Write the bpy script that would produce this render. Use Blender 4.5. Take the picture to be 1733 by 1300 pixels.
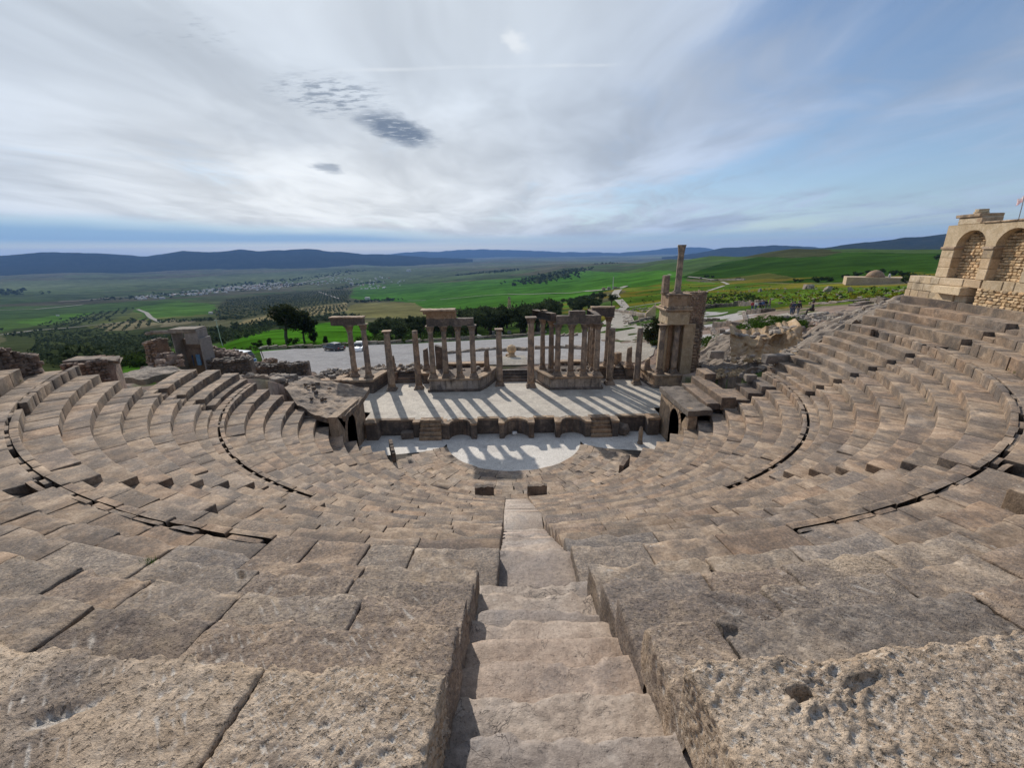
import bpy, bmesh, math, random
import numpy as np
from mathutils import Vector, Matrix
from mathutils.geometry import delaunay_2d_cdt
random.seed(7); rng = np.random.default_rng(11)
for o in list(bpy.data.objects): bpy.data.objects.remove(o)
S = bpy.context.scene
COL = S.collection
R_ = math.radians

# ------------------------------------------------------------------ camera
F_PX, PITCH, ROLL, YAW, CAMX, CAMZ, D0 = 720.31, 0.3011, -0.01337, 0.01362, -0.4406, 13.0, 28.2436
W0, H0 = 1733., 1300.
def ray(px, py):
    x = (px-W0/2)/F_PX; y = -(py-H0/2)/F_PX
    c, s = math.cos(ROLL), math.sin(ROLL)
    xr, yr = c*x-s*y, s*x+c*y
    d = (xr, math.cos(PITCH)+yr*math.sin(PITCH), -math.sin(PITCH)+yr*math.cos(PITCH))
    cy, sy = math.cos(YAW), math.sin(YAW)
    return (cy*d[0]+sy*d[1], -sy*d[0]+cy*d[1], d[2])
cam = bpy.data.cameras.new('camera'); camo = bpy.data.objects.new('camera', cam); COL.objects.link(camo)
cam.sensor_width = 36; cam.lens = F_PX*36/W0; cam.clip_start = .05; cam.clip_end = 80000
_f = Vector(ray(W0/2, H0/2)); _r = (Vector(ray(W0/2+100, H0/2))-_f).normalized(); _u = _r.cross(_f)
M = Matrix((( _r.x, _u.x, -_f.x, CAMX), (_r.y, _u.y, -_f.y, 0), (_r.z, _u.z, -_f.z, CAMZ), (0, 0, 0, 1)))
camo.matrix_world = M
S.camera = camo

# ------------------------------------------------------------------ sun, sky, exposure
SUN_AZ, SUN_EL = -20.7, 30.0                    # degrees from +Y (towards +X), elevation
sdir = Vector((math.sin(R_(SUN_AZ))*math.cos(R_(SUN_EL)), math.cos(R_(SUN_AZ))*math.cos(R_(SUN_EL)), math.sin(R_(SUN_EL))))
sl = bpy.data.lights.new('sun', 'SUN'); so = bpy.data.objects.new('sun', sl); COL.objects.link(so)
sl.energy = 4.5; sl.angle = R_(.7); sl.color = (1.0, .94, .86)
so.rotation_euler = sdir.to_track_quat('Z', 'Y').to_euler(); so.location = (0, 0, 60)
S.view_settings.view_transform = 'Standard'; S.view_settings.look = 'None'
S.view_settings.gamma = 1; S.view_settings.use_curve_mapping = False; S.view_settings.exposure = 0.0
S.render.engine = 'CYCLES'
S.cycles.use_denoising = True; S.cycles.max_bounces = 4; S.cycles.diffuse_bounces = 3; S.cycles.glossy_bounces = 2
S.cycles.transparent_max_bounces = 8; S.cycles.volume_bounces = 0; S.cycles.transmission_bounces = 2

class NT:
    """small helper round a node tree"""
    def __init__(s, tree): s.t = tree; s.n = tree.nodes; s.n.clear()
    def new(s, typ, ins=None, **kw):
        nd = s.n.new(typ)
        for k, v in kw.items(): setattr(nd, k, v)
        for k, v in (ins or {}).items(): s.set(nd, k, v)
        return nd
    def set(s, nd, k, v):
        sk = nd.inputs[k]
        if hasattr(v, 'links') or isinstance(v, bpy.types.NodeSocket): s.t.links.new(v, sk)
        elif isinstance(v, bpy.types.Node): s.t.links.new(v.outputs[0], sk)
        elif isinstance(v, (tuple, list)) and sk.type == 'RGBA' and len(v) == 3: sk.default_value = (*v, 1)
        else: sk.default_value = v
    def math(s, op, a, b=0., c=None, clamp=False):
        nd = s.new('ShaderNodeMath', {0: a, 1: b}, operation=op, use_clamp=clamp)
        if c is not None: s.set(nd, 2, c)
        return nd.outputs[0]
    def vmath(s, op, a, b=(0, 0, 0)):
        nd = s.new('ShaderNodeVectorMath', {0: a, 1: b}, operation=op)
        return nd.outputs['Value'] if op in ('DOT_PRODUCT', 'LENGTH', 'DISTANCE') else nd.outputs[0]
    def noise(s, vec, scale, detail=4, rough=.55, dist=0., out=0):
        nd = s.new('ShaderNodeTexNoise', {'Vector': vec, 'Scale': scale, 'Detail': detail, 'Roughness': rough, 'Distortion': dist})
        return nd.outputs[out]
    def ramp(s, v, lo, hi, a=0., b=1.):
        return s.new('ShaderNodeMapRange', {'Value': v, 'From Min': lo, 'From Max': hi, 'To Min': a, 'To Max': b}, interpolation_type='SMOOTHSTEP').outputs[0]
    def mix(s, f, a, b, mode='MIX'):
        nd = s.new('ShaderNodeMix', data_type='RGBA', blend_type=mode)
        s.set(nd, 0, f); s.set(nd, 6, a); s.set(nd, 7, b)
        return nd.outputs[2]

world = bpy.data.worlds.new('World'); S.world = world; world.use_nodes = True
def build_sky():
    g = NT(world.node_tree)
    sky = g.new('ShaderNodeTexSky', sky_type='NISHITA', sun_disc=False, sun_elevation=R_(SUN_EL), sun_rotation=R_(SUN_AZ),
                air_density=1.0, dust_density=.35, ozone_density=1.0, altitude=500)
    d = g.new('ShaderNodeTexCoord').outputs['Generated']
    d = g.vmath('NORMALIZE', d)
    sx = g.new('ShaderNodeSeparateXYZ', {0: d}); z = sx.outputs[2]
    zc = g.math('MAXIMUM', z, 0.0)
    inv = g.math('DIVIDE', 1.0, g.math('ADD', zc, .09))
    px = g.math('MULTIPLY', sx.outputs[0], inv); py = g.math('MULTIPLY', sx.outputs[1], inv)
    P = g.new('ShaderNodeCombineXYZ', {0: px, 1: py, 2: 0.}).outputs[0]
    mp = g.new('ShaderNodeMapping', {'Vector': P, 'Rotation': (0, 0, R_(-14)), 'Scale': (1.0, .5, 1)}).outputs[0]
    w2 = g.noise(mp, .9, 2, .5, out=1)
    mp2 = g.vmath('ADD', mp, g.vmath('SUBTRACT', w2, (.5, .5, .5)))
    veil = g.noise(mp2, .62, 5, .52)
    fine = g.noise(mp2, 2.3, 6, .6)
    wisp = g.noise(g.new('ShaderNodeMapping', {'Vector': mp2, 'Rotation': (0, 0, R_(24)), 'Scale': (1.6, 5.5, 1)}).outputs[0], 1.3, 7, .62, .5)
    m = g.math('ADD', g.math('ADD', g.math('MULTIPLY', veil, .70), g.math('MULTIPLY', fine, .16)), g.math('MULTIPLY', wisp, .16))
    sd = g.vmath('DOT_PRODUCT', d, tuple(sdir))
    toward = g.ramp(sd, .50, 1.0)                     # thin cloud is brighter and thicker-looking towards the sun
    m = g.math('ADD', m, g.math('MULTIPLY', toward, .20))
    cov = g.ramp(m, .43, .64)
    cov = g.math('ADD', g.math('MULTIPLY', cov, .78), .13)
    # clear band low over the horizon, deeper on the left; haze white strip under it
    edge = g.math('ADD', .026, g.math('MULTIPLY', g.math('MINIMUM', sx.outputs[0], 0.), -.046))
    en = g.math('ADD', edge, g.math('MULTIPLY', g.math('SUBTRACT', g.noise(g.new('ShaderNodeMapping', {'Vector': d, 'Scale': (1.5, 1.5, 9)}).outputs[0], 1.6, 3), .5), .035))
    low = g.ramp(g.math('SUBTRACT', z, en), -.008, .014)
    cov = g.math('MULTIPLY', cov, low)
    fwd = g.math('POWER', g.math('MAXIMUM', sd, 0.0), 4.0)
    lowz = g.math('MULTIPLY', g.ramp(z, .34, .06), g.math('POWER', g.math('MAXIMUM', g.vmath('DOT_PRODUCT', g.vmath('NORMALIZE', g.vmath('MULTIPLY', d, (1, 1, 0))), tuple(Vector((sdir.x, sdir.y, 0)).normalized())), 0.), 5.))
    glow = g.math('ADD', g.math('ADD', .60, g.math('MULTIPLY', fwd, .27)), g.math('MULTIPLY', lowz, .24))
    shade = g.ramp(g.noise(mp2, 1.1, 4, .55), .3, .70, .74, 1.16)
    glow = g.math('MULTIPLY', glow, shade)
    cloudcol = g.vmath('MULTIPLY', g.new('ShaderNodeCombineXYZ', {0: glow, 1: glow, 2: glow}).outputs[0], (7.3, 8.7, 11.2))
    warmc = g.vmath('MULTIPLY', g.new('ShaderNodeCombineXYZ', {0: glow, 1: glow, 2: glow}).outputs[0], (8.4, 9.1, 9.8))
    cloudcol = g.mix(g.ramp(sd, .6, .97), cloudcol, warmc)
    cloudcol = g.mix(g.math('MULTIPLY', lowz, .55), cloudcol, g.vmath('MULTIPLY', g.new('ShaderNodeCombineXYZ', {0: glow, 1: glow, 2: glow}).outputs[0], (9.6, 9.0, 8.0)))
    base = g.mix(1.0, sky.outputs[0], (.92, 1.0, 1.09), 'MULTIPLY')
    col = g.mix(cov, base, cloudcol)
    # grey cumulus scraps, a trail of dapples, a white puff and a contrail: placed by direction
    def spot(pxl, rx, ry, rot):
        v = Vector(ray(*pxl)).normalized(); k = 1/(max(v.z, 0)+.09)
        c = (v.x*k, v.y*k, 0)
        q = g.new('ShaderNodeMapping', {'Vector': g.vmath('SUBTRACT', Pw2, c), 'Rotation': (0, 0, R_(rot))}).outputs[0]
        q = g.vmath('MULTIPLY', q, (1/rx, 1/ry, 0))
        return g.vmath('LENGTH', q)
    n3 = g.noise(P, 7, 4, .6, out=1)
    Pw2 = g.vmath('ADD', P, g.vmath('MULTIPLY', g.vmath('SUBTRACT', n3, (.5, .5, .5)), (.22, .22, 0)))
    tex = g.noise(g.new('ShaderNodeMapping', {'Vector': P, 'Rotation': (0, 0, R_(35)), 'Scale': (9, 22, 1)}).outputs[0], 1.0, 5, .65)
    d1 = g.math('MULTIPLY', g.ramp(spot((674, 220), .20, .40, 18), 1.15, .35), g.ramp(tex, .25, .5))
    d2 = g.math('MULTIPLY', g.ramp(spot((556, 284), .12, .20, 0), 1.15, .3), .62)
    d3 = g.math('MULTIPLY', g.math('MULTIPLY', g.ramp(spot((560, 165), .33, .30, 0), 1.1, .3), g.ramp(tex, .44, .62)), .72)
    d4 = g.math('MULTIPLY', g.math('MULTIPLY', g.ramp(spot((330, 60), .22, .18, 0), 1.1, .3), g.ramp(tex, .52, .7)), .4)
    d5 = g.math('MULTIPLY', g.ramp(spot((480, 230), .42, .42, 20), 1.2, .1), .22)
    dk = g.math('MAXIMUM', g.math('MAXIMUM', g.math('MAXIMUM', d1, d2), g.math('MAXIMUM', d3, d4)), d5)
    col = g.mix(dk, col, (2.0, 2.5, 3.3))
    wh = g.math('MULTIPLY', g.ramp(spot((872, 68), .06, .085, 25), 1.3, .2), .75)
    va, vb = [Vector(ray(*q)).normalized() for q in ((600, 118), (1030, 108))]
    nrm = va.cross(vb).normalized(); mid = (va+vb).normalized()
    ln = g.ramp(g.math('ABSOLUTE', g.math('ADD', g.vmath('DOT_PRODUCT', d, tuple(nrm)), g.math('MULTIPLY', g.math('SUBTRACT', g.noise(P, 3, 2), .5), .006))), .0045, .0005)
    ln = g.math('MULTIPLY', g.math('MULTIPLY', ln, g.ramp(g.vmath('DOT_PRODUCT', d, tuple(mid)), .955, .985)), g.ramp(g.noise(P, 5, 3), .35, .7, .08, .4))
    col = g.mix(g.math('MAXIMUM', wh, ln), col, (8.6, 9.0, 9.4))
    # horizon whitening
    bl = g.math('MULTIPLY', g.ramp(g.math('SUBTRACT', z, en), .02, -.015), g.ramp(z, .008, .03))
    col = g.mix(g.math('MULTIPLY', bl, .92), col, (2.9, 4.8, 7.0))
    hz = g.ramp(z, .024, -.004, 0., .85)
    col = g.mix(hz, col, (6.0, 7.0, 7.6))
    bg = g.new('ShaderNodeBackground', {'Color': col, 'Strength': .1})
    out = g.new('ShaderNodeOutputWorld', {'Surface': bg.outputs[0]})
build_sky()

# ------------------------------------------------------------------ numpy noise
_perm = rng.permutation(512).astype(np.int64)
def _h(ix, iy, iz): return _perm[(_perm[(_perm[ix & 511]+iy) & 511]+iz) & 511]
def vnoise(P):
    P = np.asarray(P, float); i = np.floor(P).astype(np.int64); f = P-i; u = f*f*f*(f*(f*6-15)+10)
    out = 0.
    for a in (0, 1):
        wx = u[:, 0] if a else 1-u[:, 0]
        for b in (0, 1):
            wy = u[:, 1] if b else 1-u[:, 1]
            for c in (0, 1):
                wz = u[:, 2] if c else 1-u[:, 2]
                out = out+wx*wy*wz*(_h(i[:, 0]+a, i[:, 1]+b, i[:, 2]+c)/255.5-1.)
    return out
def fbm(P, o=4, g=.5):
    P = np.asarray(P, float); s = 0.; a = 1.
    for k in range(o): s = s+a*vnoise(P*2**k+17.3*k); a *= g
    return s
def fbm2(x, y, sc, o=4): return fbm(np.stack([np.ravel(x)/sc, np.ravel(y)/sc, np.zeros(np.size(x))+3.7], 1), o).reshape(np.shape(x))

# ------------------------------------------------------------------ object helpers
def tag(o, label=None, cat=None, group=None, kind=None):
    if label: o['label'] = label
    if cat: o['category'] = cat
    if group: o['group'] = group
    if kind or label: o['kind'] = kind or 'thing'
    return o
def mesh_np(name, V, Fq, mats=None, smooth=False, mi=None):
    me = bpy.data.meshes.new(name); V = np.asarray(V, np.float32)
    if isinstance(Fq, np.ndarray):
        n, k = Fq.shape
        me.vertices.add(len(V)); me.vertices.foreach_set('co', V.ravel())
        me.loops.add(n*k); me.loops.foreach_set('vertex_index', Fq.astype(np.int32).ravel())
        me.polygons.add(n); me.polygons.foreach_set('loop_start', np.arange(0, n*k, k, dtype=np.int32))
    else:
        me.from_pydata([tuple(v) for v in V.tolist()], [], [list(map(int, f)) for f in Fq])
    if mats is not None:
        for m in (mats if isinstance(mats, (list, tuple)) else [mats]): me.materials.append(m)
    if mi is not None: me.polygons.foreach_set('material_index', np.asarray(mi, np.int32))
    if smooth: me.polygons.foreach_set('use_smooth', np.ones(len(me.polygons), bool))
    me.update(calc_edges=True); me.validate()
    return me
def link(name, me, parent=None, loc=None, rz=None):
    o = bpy.data.objects.new(name, me); COL.objects.link(o)
    if parent is not None: o.parent = parent
    if loc is not None: o.location = loc
    if rz is not None: o.rotation_euler = (0, 0, rz)
    return o
def empty(name, loc, label, cat, group=None, rz=0, kind=None):
    o = bpy.data.objects.new(name, None); COL.objects.link(o); o.location = loc; o.rotation_euler = (0, 0, rz)
    o.empty_display_size = .2
    return tag(o, label, cat, group, kind)
class MB:
    """collects shapes into one mesh"""
    def __init__(s): s.V = []; s.F = []; s.n = 0
    def add(s, V, F):
        V = np.asarray(V, float); s.V.append(V); s.F += [[int(i)+s.n for i in f] for f in F]; s.n += len(V); return s
    def box(s, c, size, rz=0., jit=0., taper=0., tilt=(0, 0)):
        x, y, z = [k/2 for k in size]
        V = np.array([[i*x, j*y, k*z] for k in (-1, 1) for j in (-1, 1) for i in (-1, 1)], float)
        V[4:, :2] *= (1-taper)
        if jit: V += rng.uniform(-jit, jit, V.shape)
        if tilt != (0, 0):
            a, b = tilt
            ca, sa, cb, sb = math.cos(a), math.sin(a), math.cos(b), math.sin(b)
            V = V@np.array([[1, 0, 0], [0, ca, -sa], [0, sa, ca]]).T@np.array([[cb, 0, sb], [0, 1, 0], [-sb, 0, cb]]).T
        c_, s_ = math.cos(rz), math.sin(rz)
        V = V@np.array([[c_, -s_, 0], [s_, c_, 0], [0, 0, 1]]).T+np.array(c)
        return s.add(V, [(0, 2, 3, 1), (4, 5, 7, 6), (0, 1, 5, 4), (2, 6, 7, 3), (0, 4, 6, 2), (1, 3, 7, 5)])
    def bbox(s, c, size, rz=0., bev=.02, jit=.0):
        """bevelled box (stone block): 24 verts, chamfered edges"""
        h = np.array(size)/2; b = min(bev, h.min()*.6); V = []; idx = {}
        for sx in (-1, 1):
            for sy in (-1, 1):
                for sz in (-1, 1):
                    for ax in range(3):
                        p = np.array([sx, sy, sz])*h; 
                        for a2 in range(3):
                            if a2 != ax: p[a2] -= np.array([sx, sy, sz])[a2]*b
                        idx[(sx, sy, sz, ax)] = len(V); V.append(p)
        V = np.array(V); Fc = []
        def q(l): Fc.append(l)
        for ax in range(3):
            o1, o2 = [(1, 2), (2, 0), (0, 1)][ax]
            for sg in (-1, 1):
                l = []
                for a, b2 in ((-1, -1), (1, -1), (1, 1), (-1, 1)):
                    k = [0, 0, 0]; k[ax] = sg; k[o1] = a; k[o2] = b2; l.append(idx[(*k, ax)])
                q(l if sg > 0 else l[::-1])
        for ax in range(3):                       # edge chamfers along axis ax
            o1, o2 = [(1, 2), (2, 0), (0, 1)][ax]
            for a in (-1, 1):
                for b2 in (-1, 1):
                    k0 = [0, 0, 0]; k1 = [0, 0, 0]; k0[ax] = -1; k1[ax] = 1
                    k0[o1] = k1[o1] = a; k0[o2] = k1[o2] = b2
                    l = [idx[(*k0, o1)], idx[(*k1, o1)], idx[(*k1, o2)], idx[(*k0, o2)]]
                    q(l if a*b2 > 0 else l[::-1])
        for sx in (-1, 1):
            for sy in (-1, 1):
                for sz in (-1, 1):
                    l = [idx[(sx, sy, sz, 0)], idx[(sx, sy, sz, 1)], idx[(sx, sy, sz, 2)]]
                    q(l if sx*sy*sz > 0 else l[::-1])
        if jit: V = V+rng.uniform(-jit, jit, V.shape)
        c_, s_ = math.cos(rz), math.sin(rz)
        V = V@np.array([[c_, -s_, 0], [s_, c_, 0], [0, 0, 1]]).T+np.array(c)
        return s.add(V, Fc)
    def rock(s, c, r, squash=.7, rz=None):
        """irregular stone, 14 verts (cube + face centres pushed out)"""
        V = [[i, j, k] for k in (-1, 1) for j in (-1, 1) for i in (-1, 1)]
        V += [[0, 0, -1.25], [0, 0, 1.25], [0, -1.25, 0], [0, 1.25, 0], [-1.25, 0, 0], [1.25, 0, 0]]
        V = np.array(V, float)*np.array([1, rng.uniform(.6, 1.1), squash*rng.uniform(.6, 1.1)])*.62
        V = (V+rng.uniform(-.2, .2, V.shape))*np.asarray(r)
        a = rng.uniform(0, 6.28) if rz is None else rz; t = rng.uniform(-.3, .3)
        V = V@np.array([[1, 0, 0], [0, math.cos(t), -math.sin(t)], [0, math.sin(t), math.cos(t)]]).T
        V = V@np.array([[math.cos(a), -math.sin(a), 0], [math.sin(a), math.cos(a), 0], [0, 0, 1]]).T+np.array(c)
        Fc = []
        for ctr, ring in ((8, (0, 2, 3, 1)), (9, (4, 5, 7, 6)), (10, (0, 1, 5, 4)), (11, (2, 6, 7, 3)), (12, (0, 4, 6, 2)), (13, (1, 3, 7, 5))):
            for i in range(4): Fc.append((ring[i], ring[(i+1) % 4], ctr))
        return s.add(V, Fc)
    def prism(s, poly, z0, z1, top=None):
        n = len(poly); V = [(x, y, z0) for x, y in poly]+[(x, y, z1 if top is None else top[i]) for i, (x, y) in enumerate(poly)]
        return s.add(V, [list(range(n))[::-1], list(range(n, 2*n))]+[(i, (i+1) % n, n+(i+1) % n, n+i) for i in range(n)])
    def tube(s, pts, rad, n=8, cap=True):
        pts = [Vector(p) for p in pts]; rings = []
        for i, p in enumerate(pts):
            t = (pts[min(i+1, len(pts)-1)]-pts[max(i-1, 0)]).normalized()
            a = t.cross(Vector((0, 0, 1)) if abs(t.z) < .95 else Vector((1, 0, 0))).normalized(); b = a.cross(t)
            r = rad[i] if isinstance(rad, (list, tuple)) else rad
            rings += [tuple(p+a*r*math.cos(2*math.pi*k/n)+b*r*math.sin(2*math.pi*k/n)) for k in range(n)]
        Fc = [(i*n+k, i*n+(k+1) % n, (i+1)*n+(k+1) % n, (i+1)*n+k) for i in range(len(pts)-1) for k in range(n)]
        if cap: Fc += [list(range(n))[::-1], list(range((len(pts)-1)*n, len(pts)*n))]
        return s.add(rings, Fc)
    def lathe(s, prof, c=(0, 0, 0), n=16, wob=0.):
        V = []; m = len(prof)
        for i, (r, z) in enumerate(prof):
            for k in range(n):
                a = 2*math.pi*k/n; rr = r*(1+(rng.uniform(-wob, wob) if wob and r > .02 else 0))
                V.append((c[0]+rr*math.cos(a), c[1]+rr*math.sin(a), c[2]+z))
        Fc = [(i*n+k, i*n+(k+1) % n, (i+1)*n+(k+1) % n, (i+1)*n+k) for i in range(m-1) for k in range(n)]
        Fc += [list(range(n))[::-1], list(range((m-1)*n, m*n))]
        return s.add(V, Fc)
    def mesh(s, name, mat, smooth=False):
        me = bpy.data.meshes.new(name); V = np.concatenate(s.V)
        me.from_pydata([tuple(v) for v in V.tolist()], [], s.F)
        for m in (mat if isinstance(mat, (list, tuple)) else [mat]): me.materials.append(m)
        if smooth: me.polygons.foreach_set('use_smooth', np.ones(len(me.polygons), bool))
        me.update(); return me
    def build(s, name, mat, parent=None, smooth=False, loc=None, rz=None):
        return link(name, s.mesh(name, mat, smooth), parent, loc, rz)

# ------------------------------------------------------------------ materials
MAT = {}
def stone(name, dark, mid, light, lichen=None, lich=.0, pale=.0, scale=1., bump=.35, rough=.88, tint=.12, bscale=1., streak=0., flake=0., wear=0., spec=.3, crack=0., side=0.):
    m = bpy.data.materials.new(name); m.use_nodes = True; g = NT(m.node_tree)
    P = g.new('ShaderNodeNewGeometry').outputs['Position']
    P = g.vmath('MULTIPLY', P, (scale, scale, scale))
    big = g.noise(P, .55, 5, .6); med = g.noise(P, 3.1, 6, .62, .6); fin = g.noise(P, 19., 6, .68)
    c = g.mix(g.ramp(big, .3, .72), dark, mid)
    c = g.mix(g.math('MULTIPLY', g.ramp(med, .38, .72), .8), c, light)
    if lichen is not None:
        pm = g.ramp(g.noise(P, 1.15, 4, .6, .4), .62-lich, .80-lich)
        sp = g.ramp(g.noise(P, 27., 5, .7), .40, .56)
        c = g.mix(g.math('MULTIPLY', pm, g.ramp(g.noise(P, 7., 5, .65), .3, .6, .15, .5)), c, lichen)
        c = g.mix(g.math('MULTIPLY', g.math('MULTIPLY', pm, sp), .55), c, lichen)
    if pale:
        sp = g.ramp(g.noise(P, 9., 6, .7, .5), .60, .70)
        pm = g.ramp(g.noise(P, 1.9, 3), .45, .62)
        c = g.mix(g.math('MULTIPLY', g.math('MULTIPLY', sp, pm), pale), c, (.52, .48, .43))
    if streak:
        st = g.noise(g.new('ShaderNodeMapping', {'Vector': P, 'Scale': (2.6, 2.6, .18)}).outputs[0], 1.6, 5, .65)
        c = g.mix(g.math('MULTIPLY', g.ramp(st, .48, .68), streak), c, (.045, .038, .033))
    v = g.ramp(fin, .25, .75, .72, 1.25)
    rnd = g.new('ShaderNodeObjectInfo').outputs['Random']
    v = g.math('MULTIPLY', v, g.math('ADD', 1-tint, g.math('MULTIPLY', rnd, 2*tint)))
    c = g.mix(1., c, g.new('ShaderNodeCombineXYZ', {0: v, 1: v, 2: v}).outputs[0], 'MULTIPLY')
    r2 = g.math('FRACT', g.math('MULTIPLY', rnd, 7.31)); r3 = g.math('FRACT', g.math('MULTIPLY', rnd, 13.7))
    if tint > .05:                                   # some stones pinker, some greyer, a few stained dark
        c = g.mix(g.ramp(r2, .55, 1., 0., .8), c, g.mix(1., c, (1.06, .97, .91), 'MULTIPLY')); c = g.mix(g.ramp(r3, .6, 1., 0., .8), c, g.mix(1., c, (.88, .93, 1.02), 'MULTIPLY'))
        c = g.mix(g.math('MULTIPLY', g.ramp(r2, .12, .0), g.ramp(med, .35, .55)), c, g.mix(1., c, (.66, .64, .66), 'MULTIPLY'))
    hh = g.math('ADD', g.math('MULTIPLY', g.noise(P, 11.*bscale, 6, .65), .7), g.math('MULTIPLY', g.noise(P, 58.*bscale, 4, .7), .3))
    if flake:                                         # scales and chips split along one direction
        mpn = g.new('ShaderNodeMapping', {'Vector': P, 'Rotation': (0, 0, R_(38)), 'Scale': (7, 20, 12)}).outputs[0]
        fl = g.noise(mpn, 1., 5, .6, .8); st = g.math('SNAP', fl, .09)
        st = g.math('ADD', g.math('MULTIPLY', st, .75), g.math('MULTIPLY', fl, .25))
        pm = g.ramp(g.noise(P, 1.4, 3), .38, .6, .25, 1.)
        hh = g.math('ADD', hh, g.math('MULTIPLY', g.math('MULTIPLY', st, pm), 1.5*flake))
        pits = g.ramp(g.noise(P, 34., 3, .6), .33, .44); hh = g.math('ADD', hh, g.math('MULTIPLY', pits, .35*flake))
        dkp = g.ramp(g.noise(P, 34., 3, .6), .30, .40, .55, 1.); c = g.mix(1., c, g.new('ShaderNodeCombineXYZ', {0: dkp, 1: dkp, 2: dkp}).outputs[0], 'MULTIPLY')
    if crack:
        cn = g.math('ABSOLUTE', g.math('SUBTRACT', g.noise(P, 1.7, 6, .6, .7), .5)); ck = g.math('MULTIPLY', g.ramp(cn, .010, .002), g.ramp(g.noise(P, 1.1, 2), .45, .6))
        c = g.mix(g.math('MULTIPLY', ck, crack), c, (.07, .055, .045)); hh = g.math('SUBTRACT', hh, g.math('MULTIPLY', ck, .8))
    if side:                                         # upright faces tinted darker than treads, unevenly
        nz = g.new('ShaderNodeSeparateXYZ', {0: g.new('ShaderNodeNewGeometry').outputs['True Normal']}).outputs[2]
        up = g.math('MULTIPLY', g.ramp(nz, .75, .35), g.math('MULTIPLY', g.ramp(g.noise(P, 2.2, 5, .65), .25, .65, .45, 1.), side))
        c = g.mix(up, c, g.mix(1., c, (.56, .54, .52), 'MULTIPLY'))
    if wear:
        pt = g.ramp(g.new('ShaderNodeNewGeometry').outputs['Pointiness'], .503, .545)
        c = g.mix(g.math('MULTIPLY', pt, wear), c, (.56, .50, .43))
    bp = g.new('ShaderNodeBump', {'Strength': bump, 'Distance': .03/scale, 'Height': hh})
    b = g.new('ShaderNodeBsdfPrincipled', {'Base Color': c, 'Roughness': rough, 'Normal': bp.outputs[0], 'Specular IOR Level': spec})
    if spec == 0: b = g.new('ShaderNodeBsdfDiffuse', {'Color': c, 'Roughness': .6, 'Normal': bp.outputs[0]})
    g.new('ShaderNodeOutputMaterial', {'Surface': b.outputs[0]})
    MAT[name] = m; return m
def plain(name, col, rough=.6, metal=0., var=.15, sc=3., spec=.5, coat=0.):
    m = bpy.data.materials.new(name); m.use_nodes = True; g = NT(m.node_tree)
    P = g.new('ShaderNodeTexCoord').outputs['Object']
    v = g.ramp(g.noise(P, sc, 4), .3, .7, 1-var, 1+var)
    c = g.mix(1., col, g.new('ShaderNodeCombineXYZ', {0: v, 1: v, 2: v}).outputs[0], 'MULTIPLY')
    b = g.new('ShaderNodeBsdfPrincipled', {'Base Color': c, 'Roughness': rough, 'Metallic': metal, 'Specular IOR Level': spec, 'Coat Weight': coat})
    g.new('ShaderNodeOutputMaterial', {'Surface': b.outputs[0]})
    MAT[name] = m; return m
def leaf(name, a, b_):
    m = bpy.data.materials.new(name); m.use_nodes = True; g = NT(m.node_tree)
    gm = g.new('ShaderNodeNewGeometry'); rnd = gm.outputs['Random Per Island']
    oi = g.new('ShaderNodeObjectInfo').outputs['Random']
    c = g.mix(rnd, a, b_)
    v = g.math('ADD', .75, g.math('MULTIPLY', oi, .5))
    c = g.mix(1., c, g.new('ShaderNodeCombineXYZ', {0: v, 1: v, 2: v}).outputs[0], 'MULTIPLY')
    df = g.new('ShaderNodeBsdfDiffuse', {'Color': c}); tr = g.new('ShaderNodeBsdfTranslucent', {'Color': c})
    mx = g.new('ShaderNodeMixShader', {0: .25, 1: df.outputs[0], 2: tr.outputs[0]})
    g.new('ShaderNodeOutputMaterial', {'Surface': mx.outputs[0]})
    MAT[name] = m; return m

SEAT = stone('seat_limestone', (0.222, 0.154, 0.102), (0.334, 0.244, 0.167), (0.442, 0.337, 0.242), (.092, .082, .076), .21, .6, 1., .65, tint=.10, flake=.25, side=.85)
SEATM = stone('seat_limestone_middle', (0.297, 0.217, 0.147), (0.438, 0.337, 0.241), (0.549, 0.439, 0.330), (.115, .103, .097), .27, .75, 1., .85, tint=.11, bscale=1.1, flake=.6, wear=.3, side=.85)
SEATN = stone('seat_limestone_near', (0.322, 0.232, 0.157), (0.480, 0.364, 0.255), (0.575, 0.459, 0.345), (.175, .15, .135), .12, .85, 1., 1.3, tint=.045, bscale=1.2, flake=1., wear=.95)
SEATL = stone('lichened_limestone', (0.311, 0.234, 0.164), (0.468, 0.361, 0.255), (0.638, 0.510, 0.372), (.15, .13, .122), .30, .9, 1., 1.2, tint=.08, bscale=1.3, flake=.8, wear=.9)
STEP = stone('step_limestone', (0.267, 0.202, 0.152), (0.341, 0.267, 0.207), (0.405, 0.327, 0.258), (.20, .17, .15), .1, .3, 1., .45, .55, tint=.09, flake=.5, wear=.35, crack=.8)
PAVE = stone('orchestra_slab_stone', (0.250, 0.181, 0.125), (0.362, 0.275, 0.194), (0.463, 0.362, 0.269), (.12, .105, .095), .15, .4, 1., .6, tint=.08, flake=.25)
WHITE = stone('pale_floor', (0.551, 0.505, 0.442), (0.643, 0.594, 0.525), (0.714, 0.663, 0.591), (.42, .385, .345), .12, 0, .6, .15, .75, tint=.03, crack=.45)
STAGE = stone('stage_floor_stone', (0.400, 0.349, 0.282), (0.490, 0.436, 0.359), (0.570, 0.514, 0.428), (.33, .29, .245), .16, 0, .7, .2, .8, tint=.03, crack=.3)
OLD = stone('old_ochre_stone', (0.258, 0.177, 0.111), (0.409, 0.286, 0.183), (0.544, 0.396, 0.258), (.10, .085, .075), .15, .3, 1., .6, tint=.12, streak=.35)
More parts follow.
